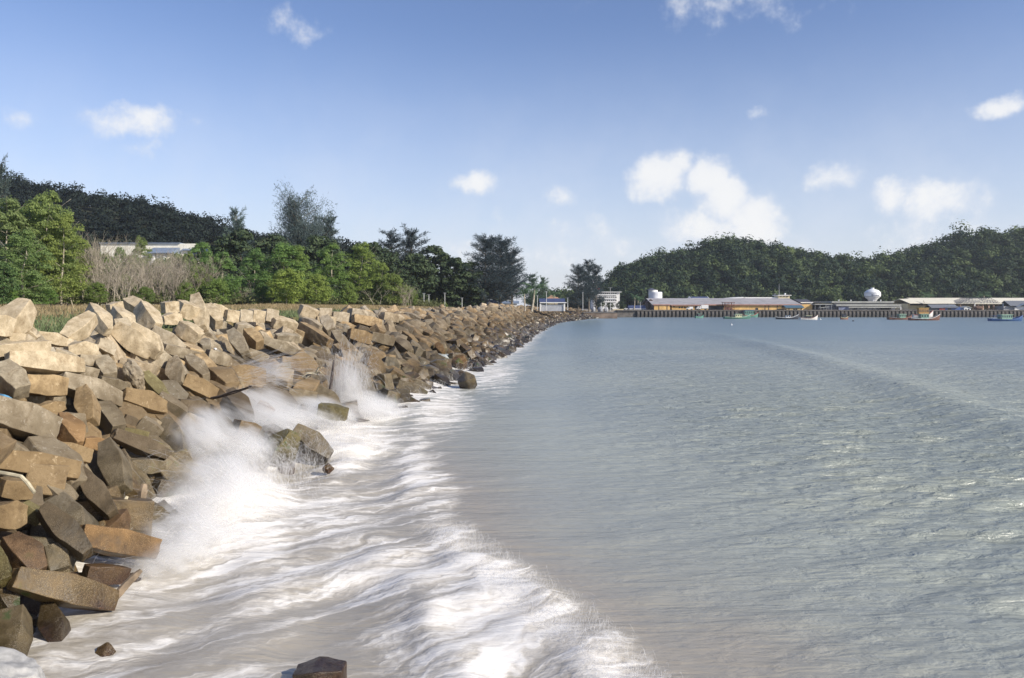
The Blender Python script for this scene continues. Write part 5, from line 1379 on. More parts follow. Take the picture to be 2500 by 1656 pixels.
# low white building under the casuarinas
d = 268; w = thing('low_building', 1150, d, 6, 'low white building with a blue roof under the big casuarina', 'building')
part('wall', WHITE, w, (PX(1111, d), PX(1205, d), d, d + 8, 5, PZ(741, d)))
part('upper_band', DARK, w, (PX(1116, d), PX(1200, d), d - .08, d - .003, PZ(742.6, d), PZ(739, d)))
part('doorway', DARK, w, (PX(1138, d), PX(1144, d), d - .1, d - .004, 5.2, PZ(743.4, d)), (PX(1174, d), PX(1179, d), d - .1, d - .004, 5.2, PZ(743.4, d)))
gable_x(PX(1108, d), PX(1208, d), d - .5, d + 8, PZ(739, d), PZ(732.5, d + 4)).build('roof', ROOFB, w)
d = 280; w = thing('low_building', 1250, d, 6, 'small pale building hidden right of the big casuarina', 'building')
part('wall', WHITE, w, (PX(1222, d), PX(1262, d), d, d + 7, 5, PZ(741, d)))
gable_x(PX(1220, d), PX(1264, d), d, d + 7, PZ(740, d), PZ(735, d + 3)).build('roof', ROOFBG, w)
# house on the slope behind the left wood
d = 262; w = thing('hillside_house', 350, d, 7, 'long cream house with blue-grey roofs on the slope behind the wood', 'house')
part('wall', mat('hillside_cream', (.86, .82, .70), .8, .06, .3), w, (PX(238, d), PX(470, d), d + 2, d + 8, 6, PZ(594, d)), (PX(380, d), PX(420, d), d - 3.4, d + 1.9, 6, PZ(622, d)))
part('roof_edge', ROOFBG, w, (PX(236, d), PX(434, d), d + 1.4, d + 8.4, PZ(594, d) + .01, PZ(592, d)))
MB().prismx([(d - 5, PZ(619, d)), (d + 1.2, PZ(605, d + 1.2)), (d + 1.9, PZ(605, d + 1.9)), (d + 1.9, PZ(619, d)), (d - 5, PZ(621, d))], PX(371, d), PX(434, d)).build('roof', ROOFBG, w)
MB().prismx([(d + 1.0, PZ(610, d)), (d + 5, PZ(597, d + 5)), (d + 9, PZ(610, d)), (d + 9, PZ(611, d)), (d + 1.0, PZ(611.5, d))], PX(440, d), PX(478, d)).build('roof', ROOFBG, w)
MB().prismx([(d - 1, PZ(619, d)), (d + 3, PZ(608, d + 3)), (d + 3, PZ(620, d)), (d - 1, PZ(621, d))], PX(474, d), PX(500, d)).build('roof', ROOFB, w)
part('post', WHITE, w, (PX(384, d), PX(391, d), d - 4.2, d - 3.5, 6, PZ(620, d)), (PX(412, d), PX(417, d), d - 4.2, d - 3.5, 6, PZ(620, d)))
# three grey domed tanks, container, lamp posts and masts
for p, rad_, l in ((1449, 5.4, 'leftmost of the three grey domed tanks on the shore'), (1466, 6.4, 'middle and widest of the three grey domed tanks'), (1480, 5.0, 'rightmost of the three grey domed tanks by the white post')):
    d = 404; k = d / F; o = thing('domed_tank', p, d, 2.9, l, 'tank', 'grey domed tanks')
    MB().lathe([(rad_ * k, 2.9), (rad_ * k * 1.02, PZ(756, d)), (rad_ * k * .9, PZ(752.5, d)), (rad_ * k * .6, PZ(750, d)), (.05, PZ(749, d))], (PX(p, d), d, 0), 18).build('tank_body', mat('galvanised', (.36, .37, .39), .55, .12, .5), o, smooth=True)
    MB().lathe([(rad_ * k * 1.06, PZ(756.6, d)), (rad_ * k * 1.09, PZ(756, d)), (rad_ * k * 1.06, PZ(755.5, d))], (PX(p, d), d, 0), 18).build('rim', GREYW, o)
d = 412; o = thing('container', 1509, d, QZ, 'cream shipping container on the quay end', 'container')
part('container_body', CREAM, o, (PX(1497, d), PX(1522, d), d, d + 2.6, QZ - .02, PZ(755, d)))
part('rib', mat('container_rib', (.62, .56, .42), .8), o, *[(PX(1498.5 + i * 2.3, d), PX(1499.6 + i * 2.3, d), d - .06, d - .003, QZ + .15, PZ(755.6, d)) for i in range(10)])
d = 409; o = thing('parked_car', 1531, d, QZ, 'small white car parked beside the cream container', 'car')
MB().box(PX(1527, d), PX(1536, d), 413, 414.6, QZ + .25, QZ + .75).build('body', WHITE, o); MB().prism([(PX(1528.5, d), QZ + .753), (PX(1529.8, d), QZ + 1.3), (PX(1533.4, d), QZ + 1.3), (PX(1535, d), QZ + .753)], 413.1, 414.5).build('cabin', GLASS, o)
for p in (1528.6, 1534.4): MB().prism([(PX(p, d) + .28 * math.cos(a), QZ + .28 + .28 * math.sin(a)) for a in np.linspace(0, 6.28, 10, endpoint=False)], 412.9, 414.7).build('wheel', TYRE, o)
for p, top, d, l in ((1490, 703, 400, 'tallest white mast with a crossbar before the apartment block'), (1468, 724, 402, 'slim lamp post left of the tall white mast'), (1478, 731, 402, 'shorter lamp post between mast and lamp post'),
                     (1563, 738, 420, 'lamp post over the low blue-roofed shed'), (1128, 728, 246, 'thin pole left of the low white building'), (1035, 717, 225, 'pale post left of the pair under the casuarinas'), (1047, 720, 225, 'pale post right of the pair under the casuarinas'),
                     (1086, 716, 235, 'pale post above the round green bush'), (1312, 722, 290, 'lamp post at the left corner of the blue-roofed white house'), (1334, 712, 285, 'tall thin pole before the blue-roofed white house'), (1386, 728, 300, 'post at the right of the blue-roofed white house'), (1423, 714, 345, 'pale pole in front of the dark casuarina')):
    z0 = 3.8 if d > 390 else float(land_z(np.array(PX(p, d)), np.array(float(d))))
    o = empty('lamp_post', (PX(p, d), d, z0), l, 'pole'); zt = PZ(top, d)
    MB().tube([(PX(p, d), d, z0 - .3), (PX(p, d), d, zt)], [.13, .08], 6).build('pole', mat('pale_post', (.62, .62, .60), .6, .08), o)
    wd_ = 2.2 if p == 1490 else .9
    MB().box(PX(p, d) - wd_ * .5, PX(p, d) + wd_ * .5, d - .06, d + .06, zt - .02, zt + .12).build('crossbar', STEEL, o)
# van and box truck on the quay
def wheel(o, x, z, y0, y1, r_=.42):
    t = MB().prism([(x + r_ * math.cos(a), z + r_ * math.sin(a)) for a in np.linspace(0, 6.28, 14, endpoint=False)], y0, y1).build('wheel', TYRE, o)
    h_ = MB().prism([(x + .5 * r_ * math.cos(a), z + .5 * r_ * math.sin(a)) for a in np.linspace(0, 6.28, 10, endpoint=False)], y0 - .02, y0 - .003).build('rim', STEEL, o); h_.parent = t
d = 414.5; o = thing('van', 1684, d, QZ, 'white van parked before the ochre warehouse', 'van'); X = PX(1684, d)
MB().prism([(X - 1.75, QZ + .35), (X - 1.75, QZ + .85), (X - 1.2, QZ + 1.0), (X - .75, QZ + 1.62), (X + 1.75, QZ + 1.7), (X + 1.8, QZ + .35)], d, d + 1.6).build('body', WHITE, o)
part('window', GLASS, o, (X - .85, X - .2, d - .02, d - .003, QZ + 1.05, QZ + 1.5)); MB().prism([(X - 1.17, QZ + 1.05), (X - .80, QZ + 1.58), (X - .84, QZ + 1.6), (X - 1.24, QZ + 1.05)], d + .1, d + 1.5).build('windscreen', GLASS, o)
for x_ in (-1.15, 1.15): wheel(o, X + x_, QZ + .34, d - .04, d + 1.64, .34)
d = 414; o = thing('box_truck', 1715, d, QZ, 'white box truck right of the white van', 'truck'); X = PX(1715, d)
part('cargo_box', WHITE, o, (X - .55, X + 3.2, d, d + 2.1, QZ + .75, QZ + 2.65))
MB().prism([(X - 3.0, QZ + .5), (X - 3.0, QZ + 1.15), (X - 2.5, QZ + 1.25), (X - 2.15, QZ + 1.95), (X - .75, QZ + 2.0), (X - .75, QZ + .5)], d + .1, d + 2).build('cab', WHITE, o)
part('window', GLASS, o, (X - 2.0, X - 1.2, d + .07, d + .097, QZ + 1.3, QZ + 1.8)); part('chassis', TYRE, o, (X - 2.7, X + 3.1, d + .3, d + 1.8, QZ + .48, QZ + .745))
for x_ in (-2.2, 1.9): wheel(o, X + x_, QZ + .42, d - .02, d + 2.12)

# ---------------------------------------------------------------- boats
def boat(px, wl, half_len, label, hull, trim, cabin_m, roof_m, rz=0.0, cab=(-.35, .25, 1.5), bow=1.0, mast=2.6, deckm=None, awning=None, s2=1.0):
    """wooden fishing boat: sheered hull with a raking bow, wheelhouse, mast"""
    d = (H * F) / (wl - HOR); L = half_len
    o = empty('fishing_boat', (PX(px, d), d, 0.0), label, 'boat', 'boats moored off the quay', rz)
    o.scale = (1.0, 1.0, 1.2)
    bw = L * .30; V = []; n = 13; k = 7
    for i in range(n):
        t = -1 + 2 * i / (n - 1); x = t * L
        w_ = bw * (1 - max(0, t) ** 2.4 * .97) * (.80 + .2 * min(1, (1 + t) * 2)); sh = .62 + .30 * abs(t) ** 2 + (bow * .75 * max(0, t) ** 2.5)
        for j in range(k):
            a = -1 + 2 * j / (k - 1); e = abs(a)
            V.append((x + (.10 * L * max(0, t) ** 3 * e), w_ * math.copysign(min(1, e * 1.15) ** .8, a), -.55 + (sh * s2 + .55) * e ** 1.7))
    Fc = [[i*k+j, (i+1)*k+j, (i+1)*k+j+1, i*k+j+1] for i in range(n-1) for j in range(k-1)] + [[j for j in range(k)]]
    mb = MB(); mb.add(V, Fc); mb.build('hull', hull, o, local=False)
    rail = MB()
    for sd_ in (0, k - 1): rail.tube([V[i * k + sd_] for i in range(n)], .075, 5)
    rail.build('gunwale', trim, o, local=False)
    dk = MB(); dk.add([(V[i*k+j][0], V[i*k+j][1] * .93, .34 * s2 + .2 * max(0, V[i*k][0] / L) ** 2) for i in range(n) for j in (0, k - 1)], [[2*i, 2*i+2, 2*i+3, 2*i+1] for i in range(n - 1)])
    dk.build('deck', deckm or mat('deck_wood', (.16, .11, .07), .85, .2, 1), o, local=False)
    a, b, hh = cab[0] * L, cab[1] * L, cab[2]
    z0 = .36 * s2; cw = bw * .68
    cb = MB().box(a, b, -cw, cw, z0, z0 + hh).build('wheelhouse', cabin_m, o, local=False, bevel=.04)
    MB().box(a - .25, b + .35, -cw - .2, cw + .2, z0 + hh + .003, z0 + hh + .12).build('cabin_roof', roof_m, o, local=False)
    nw = max(2, int((b - a) / .9))
    for i in range(nw):
        x = a + (i + .28) * (b - a) / nw; MB().box(x, x + (b - a) / nw * .5, -cw - .03, -cw - .003, z0 + hh * .50, z0 + hh * .84).build('window', GLASS, o, local=False)
    MB().box(b + .003, b + .03, -cw * .8, cw * .8, z0 + hh * .5, z0 + hh * .86).build('window', GLASS, o, local=False)
    MB().tube([((a + b) / 2 + .3, 0, z0 + hh), ((a + b) / 2 + .3, 0, z0 + hh + mast)], [.07, .035], 5).tube([(b + .9, 0, .4), (b + .9, 0, 1.4 + mast * .6)], [.06, .03], 5).build('mast', mat('mast_wood', (.22, .17, .12), .8, .15), o, local=False)
    rg = MB()
    for e in ((-L * .92, .75), (L * .95, 1.3)): rg.tube([((a + b) / 2 + .3, 0, z0 + hh + mast * .95), (e[0], 0, e[1])], .02, 3)
    rg.build('rigging', TYRE, o, local=False)
    if awning:
        MB().box(-L * .86, a - .3, -cw, cw, z0 + hh * .75, z0 + hh * .75 + .07).build('awning', awning, o, local=False)
        for x in (-L * .84, a - .4):
            for y in (-cw * .92, cw * .92): MB().box(x - .03, x + .03, y - .03, y + .03, z0, z0 + hh * .75 - .003).build('awning_post', STEEL, o, local=False)
    return o
GREEN = mat('boat_green', (.09, .22, .17), .6, .15, .8); PGREEN = mat('pale_green', (.42, .56, .40), .6, .1, .8); DHULL = mat('dark_hull', (.03, .035, .05), .6, .2, .8)
BRN = mat('brown_hull', (.20, .095, .065), .7, .2, .8); BHULL = mat('blue_hull', (.03, .10, .26), .6, .15, .8); LYEL = mat('pale_yellow', (.60, .60, .36), .7, .1, .8); GRN2 = mat('cabin_green', (.20, .34, .26), .65, .12, .8)
boat(1622, 774.5, 2.3, 'tiny grey and white boat nearest the left end of the quay', DHULL, WHITE, WHITE, WHITE, 0.1, (-.1, .3, .7), .6, .8, s2=.7)
boat(1707, 777.0, 2.6, 'small green boat moored below the box truck', GREEN, GREEN, DHULL, GREEN, .5, (-.45, .3, 1.4), .6, 1.6)
boat(1799, 779.0, 6.2, 'green-hulled boat with a pale yellow wheelhouse', GREEN, PGREEN, LYEL, PGREEN, .06, (-.18, .32, 1.5), 1.2, 2.4, awning=DHULL)
boat(1829, 775.2, 4.6, 'green boat with tall blue decks moored against the quay', GREEN, RED, GREEN, BLUE, .12, (-.6, .5, 2.6), 1.0, 3.0, s2=1.3, awning=BLUE)
boat(1921, 780.0, 4.9, 'dark boat with a white cabin and white waterline below the ochre hut', DHULL, WHITE, WHITE, DHULL, -.15, (-.12, .30, 1.2), 1.4, 2.6)
boat(1974, 781.0, 3.9, 'white-hulled boat with brown sheer right of the dark boat', mat('white_hull', (.70, .66, .62), .6, .1), BRN, DHULL, LYEL, .05, (-.35, .25, 1.1), 1.3, 2.2, awning=DHULL)
boat(2061, 780.5, 1.8, 'stubby brown boat with a black cabin alone in mid bay', BRN, LYEL, DHULL, DHULL, .1, (-.5, .4, 1.7), .5, 1.0, s2=1.0)
boat(2196, 781.0, 5.4, 'brown-hulled boat with a green cabin left of the big wooden boat', BRN, BRN, GRN2, PGREEN, .08, (-.1, .45, 1.7), 1.2, 3.0, awning=DHULL)
boat(2256, 782.5, 6.3, 'big wooden boat with a white bow and green wheelhouse', BRN, WHITE, GRN2, PGREEN, -.05, (-.3, .25, 1.9), 1.9, 4.6, awning=DHULL)
boat(2455, 784.5, 6.8, 'blue-hulled boat with a long green cabin near the right edge', BHULL, BLUE, GRN2, PGREEN, .04, (-.38, .30, 1.9), 1.5, 2.8, awning=BLUE)
# tall orange stern structure moored behind the big wooden boat
boat(2252, 776.0, 5.0, 'boat with a tall orange and yellow deckhouse behind the big wooden boat', mat('white_hull', (.70, .66, .62)), RED, mat('orange_cabin', (.45, .24, .06), .7, .15), mat('yellow_roof', (.55, .40, .08), .7, .1), .0, (-.45, .55, 3.6), 1.6, 3.4, s2=1.5)
def buoy(px, py, r_, m_, label):
    d = H * F / (py + r_ * .8 - HOR); k = d / F
    o = empty('buoy', (PX(px, d), d, 0), label, 'buoy', 'buoys afloat in the bay')
    MB().lathe([(.02, -.35), (r_*k*.8, -.2), (r_*k, .1), (r_*k*.75, .4), (.06, .55)], o.location, 12).build('float', m_, o, smooth=True)
    MB().tube([Vector(o.location) + Vector((0, 0, .5)), Vector(o.location) + Vector((0, 0, .95))], .05, 5).build('ring_post', STEEL, o)
buoy(1786, 793, 2.2, WHITE, 'white round buoy in the open water before the green boat'); buoy(2003, 779.5, 1.8, WHITE, 'small white buoy right of the white-hulled boat'); buoy(2083, 783, 2.6, DHULL, 'black low buoy right of the stubby brown boat')
# ---------------------------------------------------------------- driftwood, litter, the seated person, boulder
WOOD = mat('driftwood', (.24, .18, .12), .9, .3, 3); PWOOD = mat('bleached_wood', (.50, .44, .30), .85, .25, 3); DWOOD = mat('wet_dark_wood', (.055, .04, .035), .6, .3, 3)
def on_slope(px, py, lift):
    d = ray_slope(px, py, lift); return Vector((PX(px, d), d, PZ(py, d)))
def stick(pts, rad, m, name, label, cat, lift=1.2, k=7, dd=None):
    d0 = dd or ray_slope(pts[0][0], pts[0][1], lift)
    P3 = [Vector((PX(a, d0 + c), d0 + c, PZ(b, d0 + c))) for a, b, c in pts]
    me = MB().tube(P3, rad, k); o = me.build(name, m); tag(o, label, cat); return o
stick([(515, 972, 0), (540, 967, -.2), (566, 957, -.5), (590, 951, -.9), (614, 943, -1.2)], [.05, .05, .045, .04, .03], DWOOD, 'branch', 'dark forked branch sticking out over the spray', 'branch', 1.5)
stick([(520, 974, 0), (545, 968, -.2), (575, 959, -.5), (607, 948, -1.0)], [.04, .04, .03, .02], DWOOD, 'branch', 'thin lower twig alongside the dark forked branch', 'branch', 1.5)
stick([(-20, 1152, 0), (15, 1157, -.1), (52, 1164, -.2), (68, 1180, -.3), (84, 1203, -.4)], [.055, .055, .05, .05, .045], PWOOD, 'bamboo_pole', 'pale bent bamboo pole lying over the olive blocks at the left edge', 'bamboo pole', 1.35)
o = stick([(310, 1212, 0), (303, 1228, -.1), (292, 1245, -.2), (284, 1256, -.25), (272, 1266, -.2), (258, 1281, -.2), (243, 1292, -.2)], [.05, .07, .09, .07, .05, .04, .03], PWOOD, 'driftwood', 'gnarled pale driftwood root wedged beside the dark weedy wedge', 'driftwood', 1.3)
o = stick([(278, 1462, 0), (292, 1446, .1), (312, 1424, .2), (330, 1406, .3), (345, 1392, .4)], [.10, .11, .10, .09, .05], WOOD, 'driftwood', 'reddish log lying in the wash under the orange bar', 'driftwood', .75)
MB().box(-.05, .05, -.05, .05, 0, .1)
stick([(352, 1183, 0), (349, 1200, -.1), (346, 1218, -.1), (350, 1230, 0)], [.10, .14, .13, .08], WOOD, 'tree_root', 'crusted root hanging below the barnacled jagged block', 'driftwood', 1.3)
stick([(806, 950, 0), (811, 915, 0), (815, 880, .2)], [.10, .09, .05], DWOOD, 'post', 'dark leaning post among the blocks left of the fan of spray', 'post', 1.2)
mb = MB(); c = on_slope(770, 912, 1.0)
for i in range(9):
    a = rnd.uniform(-1.2, 1.2); e = c + Vector((math.sin(a) * 1.2, rnd.uniform(-.5, .3), rnd.uniform(-.9, .5)))
    mb.tube([c, c.lerp(e, .5) + Vector((0, 0, .2)), e], [.07, .05, .02], 5)
tag(mb.build('driftwood', PWOOD), 'bundle of bleached roots right of the long smooth bar', 'driftwood')
stick([(-10, 963, 0), (10, 967, -.1), (20, 970, -.1), (29, 974, 0)], [.04, .045, .04, .02], mat('blue_rope', (.12, .32, .50), .8, .3, 8), 'rope', 'pale blue rope end lying on the olive slab at the left edge', 'rope', 1.15)
for px, py, l in ((526, 852, 'white scrap of litter in the hollow left of the hexagonal slab'), (705, 843, 'pale scrap of litter beside the pale grey hexagonal face'), (817, 922, 'white scrap near the dark leaning post'), (1010, 788, 'white litter scrap below the round-backed crest block')):
    c = on_slope(px, py, .9); bm = rock_bm(int(px), .2, 2); bmesh.ops.scale(bm, vec=(.22, .2, .14), verts=bm.verts)
    o = link('litter', bm_mesh('litter', bm), WHITE); o.location = c; tag(o, l, 'litter')
# pale granite boulder at the bottom left corner
bm = rock_bm(97, .10, 5); bmesh.ops.scale(bm, vec=(1.75, 1.5, 1.35), verts=bm.verts)
o = link('boulder', bm_mesh('boulder', bm, True), mat('pale_granite', (.40, .39, .37), .85, .14, 6, bump=.35)); d = 15.0
o.location = (PX(-14, d), d, PZ(1674, d)); tag(o, 'rounded pale granite boulder in the bottom left corner', 'boulder')
bm = rock_bm(98, .2, 3); bmesh.ops.scale(bm, vec=(.5, .4, .3), verts=bm.verts); o = link('stone', bm_mesh('stone', bm), mat('pale_granite', (.5, .5, .5))); o.location = (PX(76, 16.6), 16.6, .14); tag(o, 'small stone awash beside the pale boulder', 'stone')
# someone sitting on the crest far along the breakwater
def person(px, py, d, label):
    o = empty('person', (PX(px, d), d, PZ(py, d)), label, 'person')
    J = {'pel': (0, 0, .12), 'ch': (-.05, .02, .48), 'nk': (-.03, 0, .62), 'hd': (0, -.02, .74), 'ht': (0, 0, .86),
         'kl': (.38, -.12, .38), 'al': (.48, -.14, -.06), 'fl': (.66, -.15, -.10), 'kr': (.36, .12, .36), 'ar': (.45, .14, -.06), 'fr': (.63, .15, -.10),
         'sl': (-.05, -.19, .55), 'el': (.12, -.25, .35), 'hl': (.33, -.17, .40), 'sr': (-.05, .21, .55), 'er': (.12, .26, .35), 'hr': (.33, .15, .40)}
    E_ = [('pel', 'ch'), ('ch', 'nk'), ('nk', 'hd'), ('hd', 'ht'), ('pel', 'kl'), ('kl', 'al'), ('al', 'fl'), ('pel', 'kr'), ('kr', 'ar'), ('ar', 'fr'), ('ch', 'sl'), ('sl', 'el'), ('el', 'hl'), ('ch', 'sr'), ('sr', 'er'), ('er', 'hr')]
    RD = dict(pel=.15, ch=.16, nk=.055, hd=.10, ht=.07, kl=.075, al=.05, fl=.04, kr=.075, ar=.05, fr=.04, sl=.065, el=.045, hl=.032, sr=.065, er=.045, hr=.032)
    for s_, b in (('l', 'hl'), ('r', 'hr')):
        x, y, z = J[b]
        for i in range(5):
            n1 = f'f{s_}{i}'; J[n1] = (x + (.085 if i else .05), y + (i - 2.2) * .02 + (0 if i else -.03), z - .015); RD[n1] = .009; E_.append((b, n1))
    ks = list(J); me = bpy.data.meshes.new('body'); me.from_pydata([J[k] for k in ks], [(ks.index(a), ks.index(b)) for a, b in E_], [])
    b = link('body', me, mat('dark_clothes', (.022, .022, .03), .9), o)
    sk = b.modifiers.new('skin', 'SKIN')
    for i, k in enumerate(ks): me.skin_vertices[0].data[i].radius = (RD[k], RD[k])
    me.skin_vertices[0].data[0].use_root = True
    ss = b.modifiers.new('sub', 'SUBSURF'); ss.levels = 1; ss.render_levels = 1
    MB().lathe([(.08, .70), (.115, .76), (.11, .83), (.05, .88)], Vector(o.location) + Vector((-.015, 0, 0)), 12).build('hair', mat('black_hair', (.012, .01, .01), .7), o, smooth=True)
    o.rotation_euler = (0, 0, R(-25)); o.scale = (1.12, 1.12, 1.12)
person(1219, 757.5, 178, 'person in dark clothes sitting on the crest of the breakwater')
# pale flat rock slab the person sits by
hero(1185, 757, 1222, 754, 16, 'pale long slab next to the seated person', 2, .9, 0, 'p', d=182)

# ---------------------------------------------------------------- spray: water thrown up in threads, drops and mist
def spray_mat(name, col, dens):
    m = bpy.data.materials.new(name); m.use_nodes = True
    g = G(m.node_tree); out = m.node_tree.nodes['Material Output']; b = m.node_tree.nodes['Principled BSDF']; m.node_tree.nodes.remove(b)
    df = g.n('ShaderNodeBsdfDiffuse'); df.inputs[0].default_value = (*col, 1)
    tl = g.n('ShaderNodeBsdfTranslucent'); tl.inputs[0].default_value = (*col, 1)
    tp = g.n('ShaderNodeBsdfTransparent')
    m1 = g.n('ShaderNodeMixShader'); m1.inputs[0].default_value = .45; g.l(df.outputs[0], m1.inputs[1]); g.l(tl.outputs[0], m1.inputs[2])
    m2 = g.n('ShaderNodeMixShader'); m2.inputs[0].default_value = dens; g.l(tp.outputs[0], m2.inputs[1]); g.l(m1.outputs[0], m2.inputs[2])
    g.l(m2.outputs[0], out.inputs[0]); return m
SPRAY = spray_mat('water_threads', (.93, .92, .91), .30)
def threads(name, n, src, vel, tspan, rad, seed, label, flow=None, nd=0):
    """ballistic threads: src(r,n)->points, vel(r,n,p)->velocities, each drawn over part of its flight as a thin tapering tube"""
    r = np.random.default_rng(seed)
    p0 = src(r, n); v0 = vel(r, n, p0)
    t0 = r.uniform(*tspan[0], n); dt = r.uniform(*tspan[1], n); K = 5
    T = t0[:, None] + dt[:, None] * np.linspace(0, 1, K)[None]
    pts = p0[:, None] + v0[:, None] * T[..., None] + np.array([0, 0, -4.9]) * T[..., None] ** 2
    tg = unit(v0[:, None] + np.array([0, 0, -9.8]) * T[..., None])
    a = unit(np.cross(tg, np.array([0.3, 1, 0.1]))); b = np.cross(tg, a)
    rr = r.uniform(.5, 1.4, n)[:, None] * rad * np.sin(np.linspace(.25, 2.95, K))[None]
    ring = [pts + (a * math.cos(q) + b * math.sin(q)) * rr[..., None] for q in (0, 2.094, 4.189)]
    V = np.stack(ring, 2)                                  # n,K,3,3
    keep = pts[:, :, 2].min(1) > -.3
    V = V[keep]; n = len(V); Vf = V.reshape(-1, 3)
    ix = np.arange(n * K * 3).reshape(n, K, 3)
    Fc = np.concatenate([np.stack([ix[:, :-1, j], ix[:, :-1, (j + 1) % 3], ix[:, 1:, (j + 1) % 3], ix[:, 1:, j]], -1).reshape(-1, 4) for j in range(3)])
    if nd:                                                 # loose drops among the threads
        sel = r.integers(0, n, nd); pc = V[sel, r.integers(0, K, nd)].mean(1) + r.normal(size=(nd, 3)) * .25
        s = rad * r.uniform(.8, 2.2, nd)[:, None]
        oct_ = np.array([(1, 0, 0), (0, 1, 0), (-1, 0, 0), (0, -1, 0), (0, 0, 1), (0, 0, -1)], float)
        D = (pc[:, None] + oct_[None] * s[:, None]).reshape(-1, 3); o_ = len(Vf) + np.arange(nd)[:, None, None] * 6
        q = np.array([(0, 1, 4, 4), (1, 2, 4, 4), (2, 3, 4, 4), (3, 0, 4, 4), (1, 0, 5, 5), (2, 1, 5, 5), (3, 2, 5, 5), (0, 3, 5, 5)])
        tri = (o_ + q[None, :, :3]).reshape(-1, 3)
    me = np_mesh(name, Vf, Fc, 4, True)
    if nd:
        me2 = np_mesh(name + '_drops', D, tri - len(Vf), 3, True)
        bm = bmesh.new(); bm.from_mesh(me); bm.from_mesh(me2); bm.to_mesh(me); bm.free()
    return tag(link(name, me, SPRAY), label, 'spray', kind='stuff')
def at(px, py, d): return np.array([PX(px, d), d, PZ(py, d)])
def blob(c, s): return lambda r, n: np.array(c) + r.normal(size=(n, 3)) * np.array(s)
def dirs(v, sp, s0=.6, s1=1.1): return lambda r, n, p: (np.array(v) + r.normal(size=(n, 3)) * np.array(sp)) * r.uniform(s0, s1, (n, 1))
# the big burst against the rocks on the left
threads('sea_spray', 13000, blob((-10.6, 31.5, .5), (1.0, 2.6, .25)), dirs((-1.6, -.4, 4.6), (1.5, 1.2, 1.0), .25, 1.1), ((.0, .8), (.08, .22)), .0042, 401, 'big white burst of spray on the left foreground rocks', nd=500)
threads('sea_spray', 12000, blob((-10.2, 26.5, .35), (.7, 1.8, .15)), dirs((-2.4, -.6, 2.6), (1.0, .9, .7), .3, 1.1), ((.0, .6), (.07, .2)), .005, 402, 'lower burst of spray by the orange bar', nd=250)
# veil over the half drowned blocks
threads('sea_spray', 13000, blob((-10.4, 41.5, .5), (1.5, 3.2, .25)), dirs((-.9, -.2, 3.6), (1.2, 1.2, 1.1), .2, 1.1), ((.0, .7), (.08, .22)), .005, 403, 'white veil of spray over the half drowned wet blocks', nd=400)
# diagonal jets and the fan
threads('sea_spray', 3600, blob(at(545, 965, 46), (.7, .8, .3)), dirs((5.6, .8, 5.4), (.8, .5, .7), .4, 1.1), ((.05, .5), (.1, .3)), .0055, 404, 'thin diagonal jets of spray over the grey blocks', nd=120)
threads('sea_spray', 9000, blob(at(845, 985, 52), (.55, .6, .2)), dirs((.25, 0, 8.0), (.9, .6, .8), .3, 1.05), ((.05, .95), (.08, .25)), .0055, 405, 'tall fan of spray rising before the brown blocks', nd=500)
threads('sea_spray', 2600, blob(at(900, 1000, 53), (1.2, .8, .3)), dirs((.4, -.2, 3.4), (.8, .6, .8), .3, 1.1), ((.1, .7), (.1, .25)), .006, 406, 'sheet of falling spray at the foot of the tall fan', nd=120)
# small splashes along the waterline
def shore(r, n):
    y = 60 * (260 / 60) ** r.uniform(0, 1, n) ** 1.3; return np.stack([xw(y) + r.normal(.2, .6, n), y, np.full(n, .1)], -1)
threads('sea_spray', 7000, shore, dirs((-.5, -.1, 2.6), (.9, .9, .9), .2, 1.15), ((.0, .45), (.12, .35)), .012, 407, 'low white splashes all along the far waterline', nd=800)
threads('sea_spray', 4000, lambda r, n: (lambda y: np.stack([front_x(y) - r.uniform(.2, 1.8, n), y, np.full(n, .35)], -1))(r.uniform(14, 27, n)), dirs((-.7, -.5, 1.3), (.8, .6, .5), .3, 1.1), ((.0, .3), (.12, .3)), .0035, 408, 'fine spray tearing off the breaking wave in the foreground', nd=700)
# mist hanging in the bursts: drifting clouds of fine drops
def mist(name, c, rad, rot, stretch, dens, label):
    bm = bmesh.new(); bmesh.ops.create_icosphere(bm, subdivisions=4, radius=1.0)
    o = link(name, bm_mesh(name, bm, True)); o.location = c; o.scale = rad; o.rotation_euler = tuple(R(a) for a in rot)
    m = bpy.data.materials.new(name); m.use_nodes = True; nt = m.node_tree; g = G(nt)
    nt.nodes.remove(nt.nodes['Principled BSDF']); v = nt.nodes.new('ShaderNodeVolumePrincipled')
    v.inputs['Color'].default_value = (.985, .98, .97, 1); v.inputs['Anisotropy'].default_value = .1
    ob = g.n('ShaderNodeTexCoord').outputs['Object']
    r_ = g.vm('LENGTH', g.vm('ADD', ob, g.vm('SCALE', g.vm('SUBTRACT', g.noise(ob, 1.6, 3, .6, out=1), (.5, .5, .5)))), out=1)
    for n in nt.nodes:
        if n.type == 'VECT_MATH' and n.operation == 'SCALE': n.inputs['Scale'].default_value = .55
    n1 = g.noise(g.vm('MULTIPLY', ob, stretch), 1.0, 4, .6, .3)
    de = g.m('MULTIPLY', g.mr(r_, .25, .95, 1.0, 0.0), g.mr(n1, .40, .62, .05, 1.0))
    g.l(g.m('MULTIPLY', de, dens), v.inputs['Density'])
    nt.links.new(v.outputs[0], nt.nodes['Material Output'].inputs['Volume'])
    o.data.materials.append(m)
    return tag(o, label, 'mist', kind='stuff')
mist('spray_mist', (-11.2, 29.5, .5), (2.3, 4.6, 2.0), (0, 30, 8), (1.3, 6.0, 1.1), 3.4, 'dense white mist in the big burst on the left')
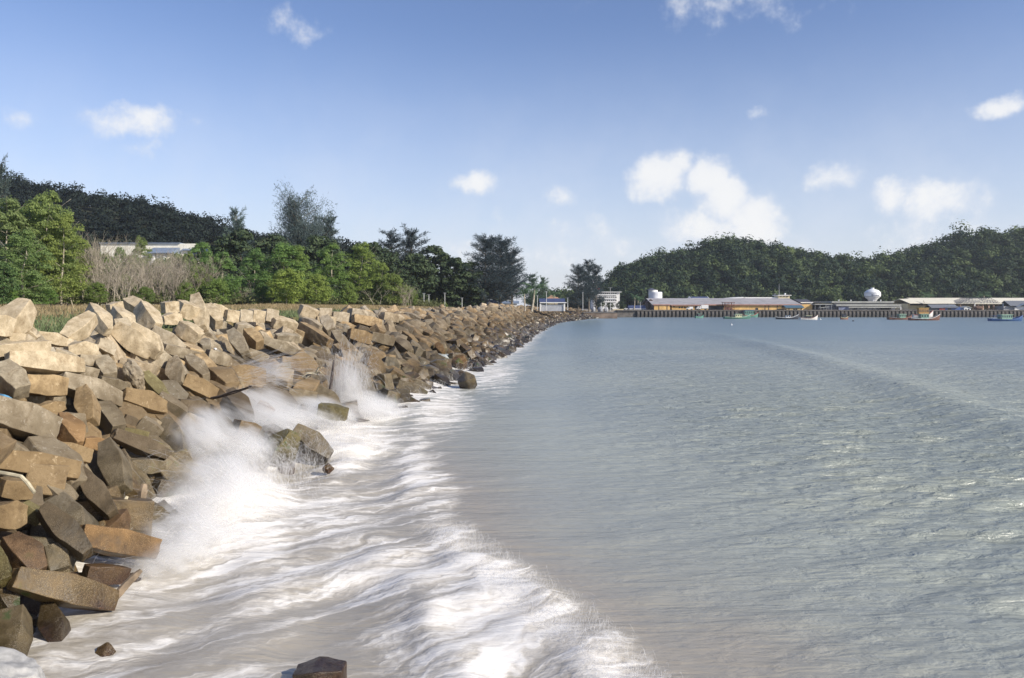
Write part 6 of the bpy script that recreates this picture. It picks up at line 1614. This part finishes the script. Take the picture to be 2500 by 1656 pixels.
mist('spray_mist', tuple(at(500, 1060, 33)), (1.5, 2.2, 1.5), (0, 42, 0), (.9, 5.0, 4.0), 2.6, 'ragged white mist thrown up at the top of the big burst')
mist('spray_mist', tuple(at(600, 1090, 35)), (1.6, 2.2, 1.0), (0, 25, 0), (.9, 5.0, 4.0), 3.2, 'white mist left of the mossy pyramid-like block')
mist('spray_mist', (-10.3, 24.6, .3), (1.7, 3.6, 1.2), (0, 20, 0), (1.2, 5.0, 1.5), 3.8, 'low white mist beside the orange bar')
mist('spray_mist', tuple(at(650, 1015, 42)), (3.2, 4.0, 1.5), (0, 22, 0), (1.0, 5.0, 4.0), 2.6, 'white mist over the half drowned wet blocks')
mist('spray_mist', tuple(at(790, 1010, 46)), (2.8, 3.4, 1.0), (0, 18, 0), (1.0, 5.0, 4.0), 2.6, 'white mist around the mossy log-shaped block')
mist('spray_mist', tuple(at(900, 990, 52)), (3.0, 4.4, 1.0), (0, 14, 0), (1.0, 5.0, 4.0), 2.0, 'white mist at the foot of the tall fan of spray')
mist('spray_mist', tuple(at(848, 960, 52)), (1.1, 1.1, 2.6), (0, 0, 0), (5, 5, .8), 1.3, 'thin white mist up in the tall fan of spray')
mist('spray_mist', tuple(at(640, 930, 47)), (2.4, 1.6, .9), (0, -40, 0), (.8, 5, 6), .55, 'faint white mist along the diagonal jets')
# ---------------------------------------------------------------- sea haze
bm = bmesh.new(); bmesh.ops.create_cube(bm, size=1.0)
hz = link('haze', bm_mesh('haze', bm), None, kind='stuff'); hz.location = (60, 400, 36); hz.scale = (1500, 1200, 80)
tag(hz, 'thin bluish sea haze over the bay', 'haze')
m = bpy.data.materials.new('haze'); m.use_nodes = True; nt = m.node_tree
nt.nodes.remove(nt.nodes['Principled BSDF']); v = nt.nodes.new('ShaderNodeVolumePrincipled')
v.inputs['Color'].default_value = (.86, .92, 1.0, 1); v.inputs['Density'].default_value = .00010; v.inputs['Anisotropy'].default_value = .2
nt.links.new(v.outputs[0], nt.nodes['Material Output'].inputs['Volume'])
hz.data.materials.append(m)
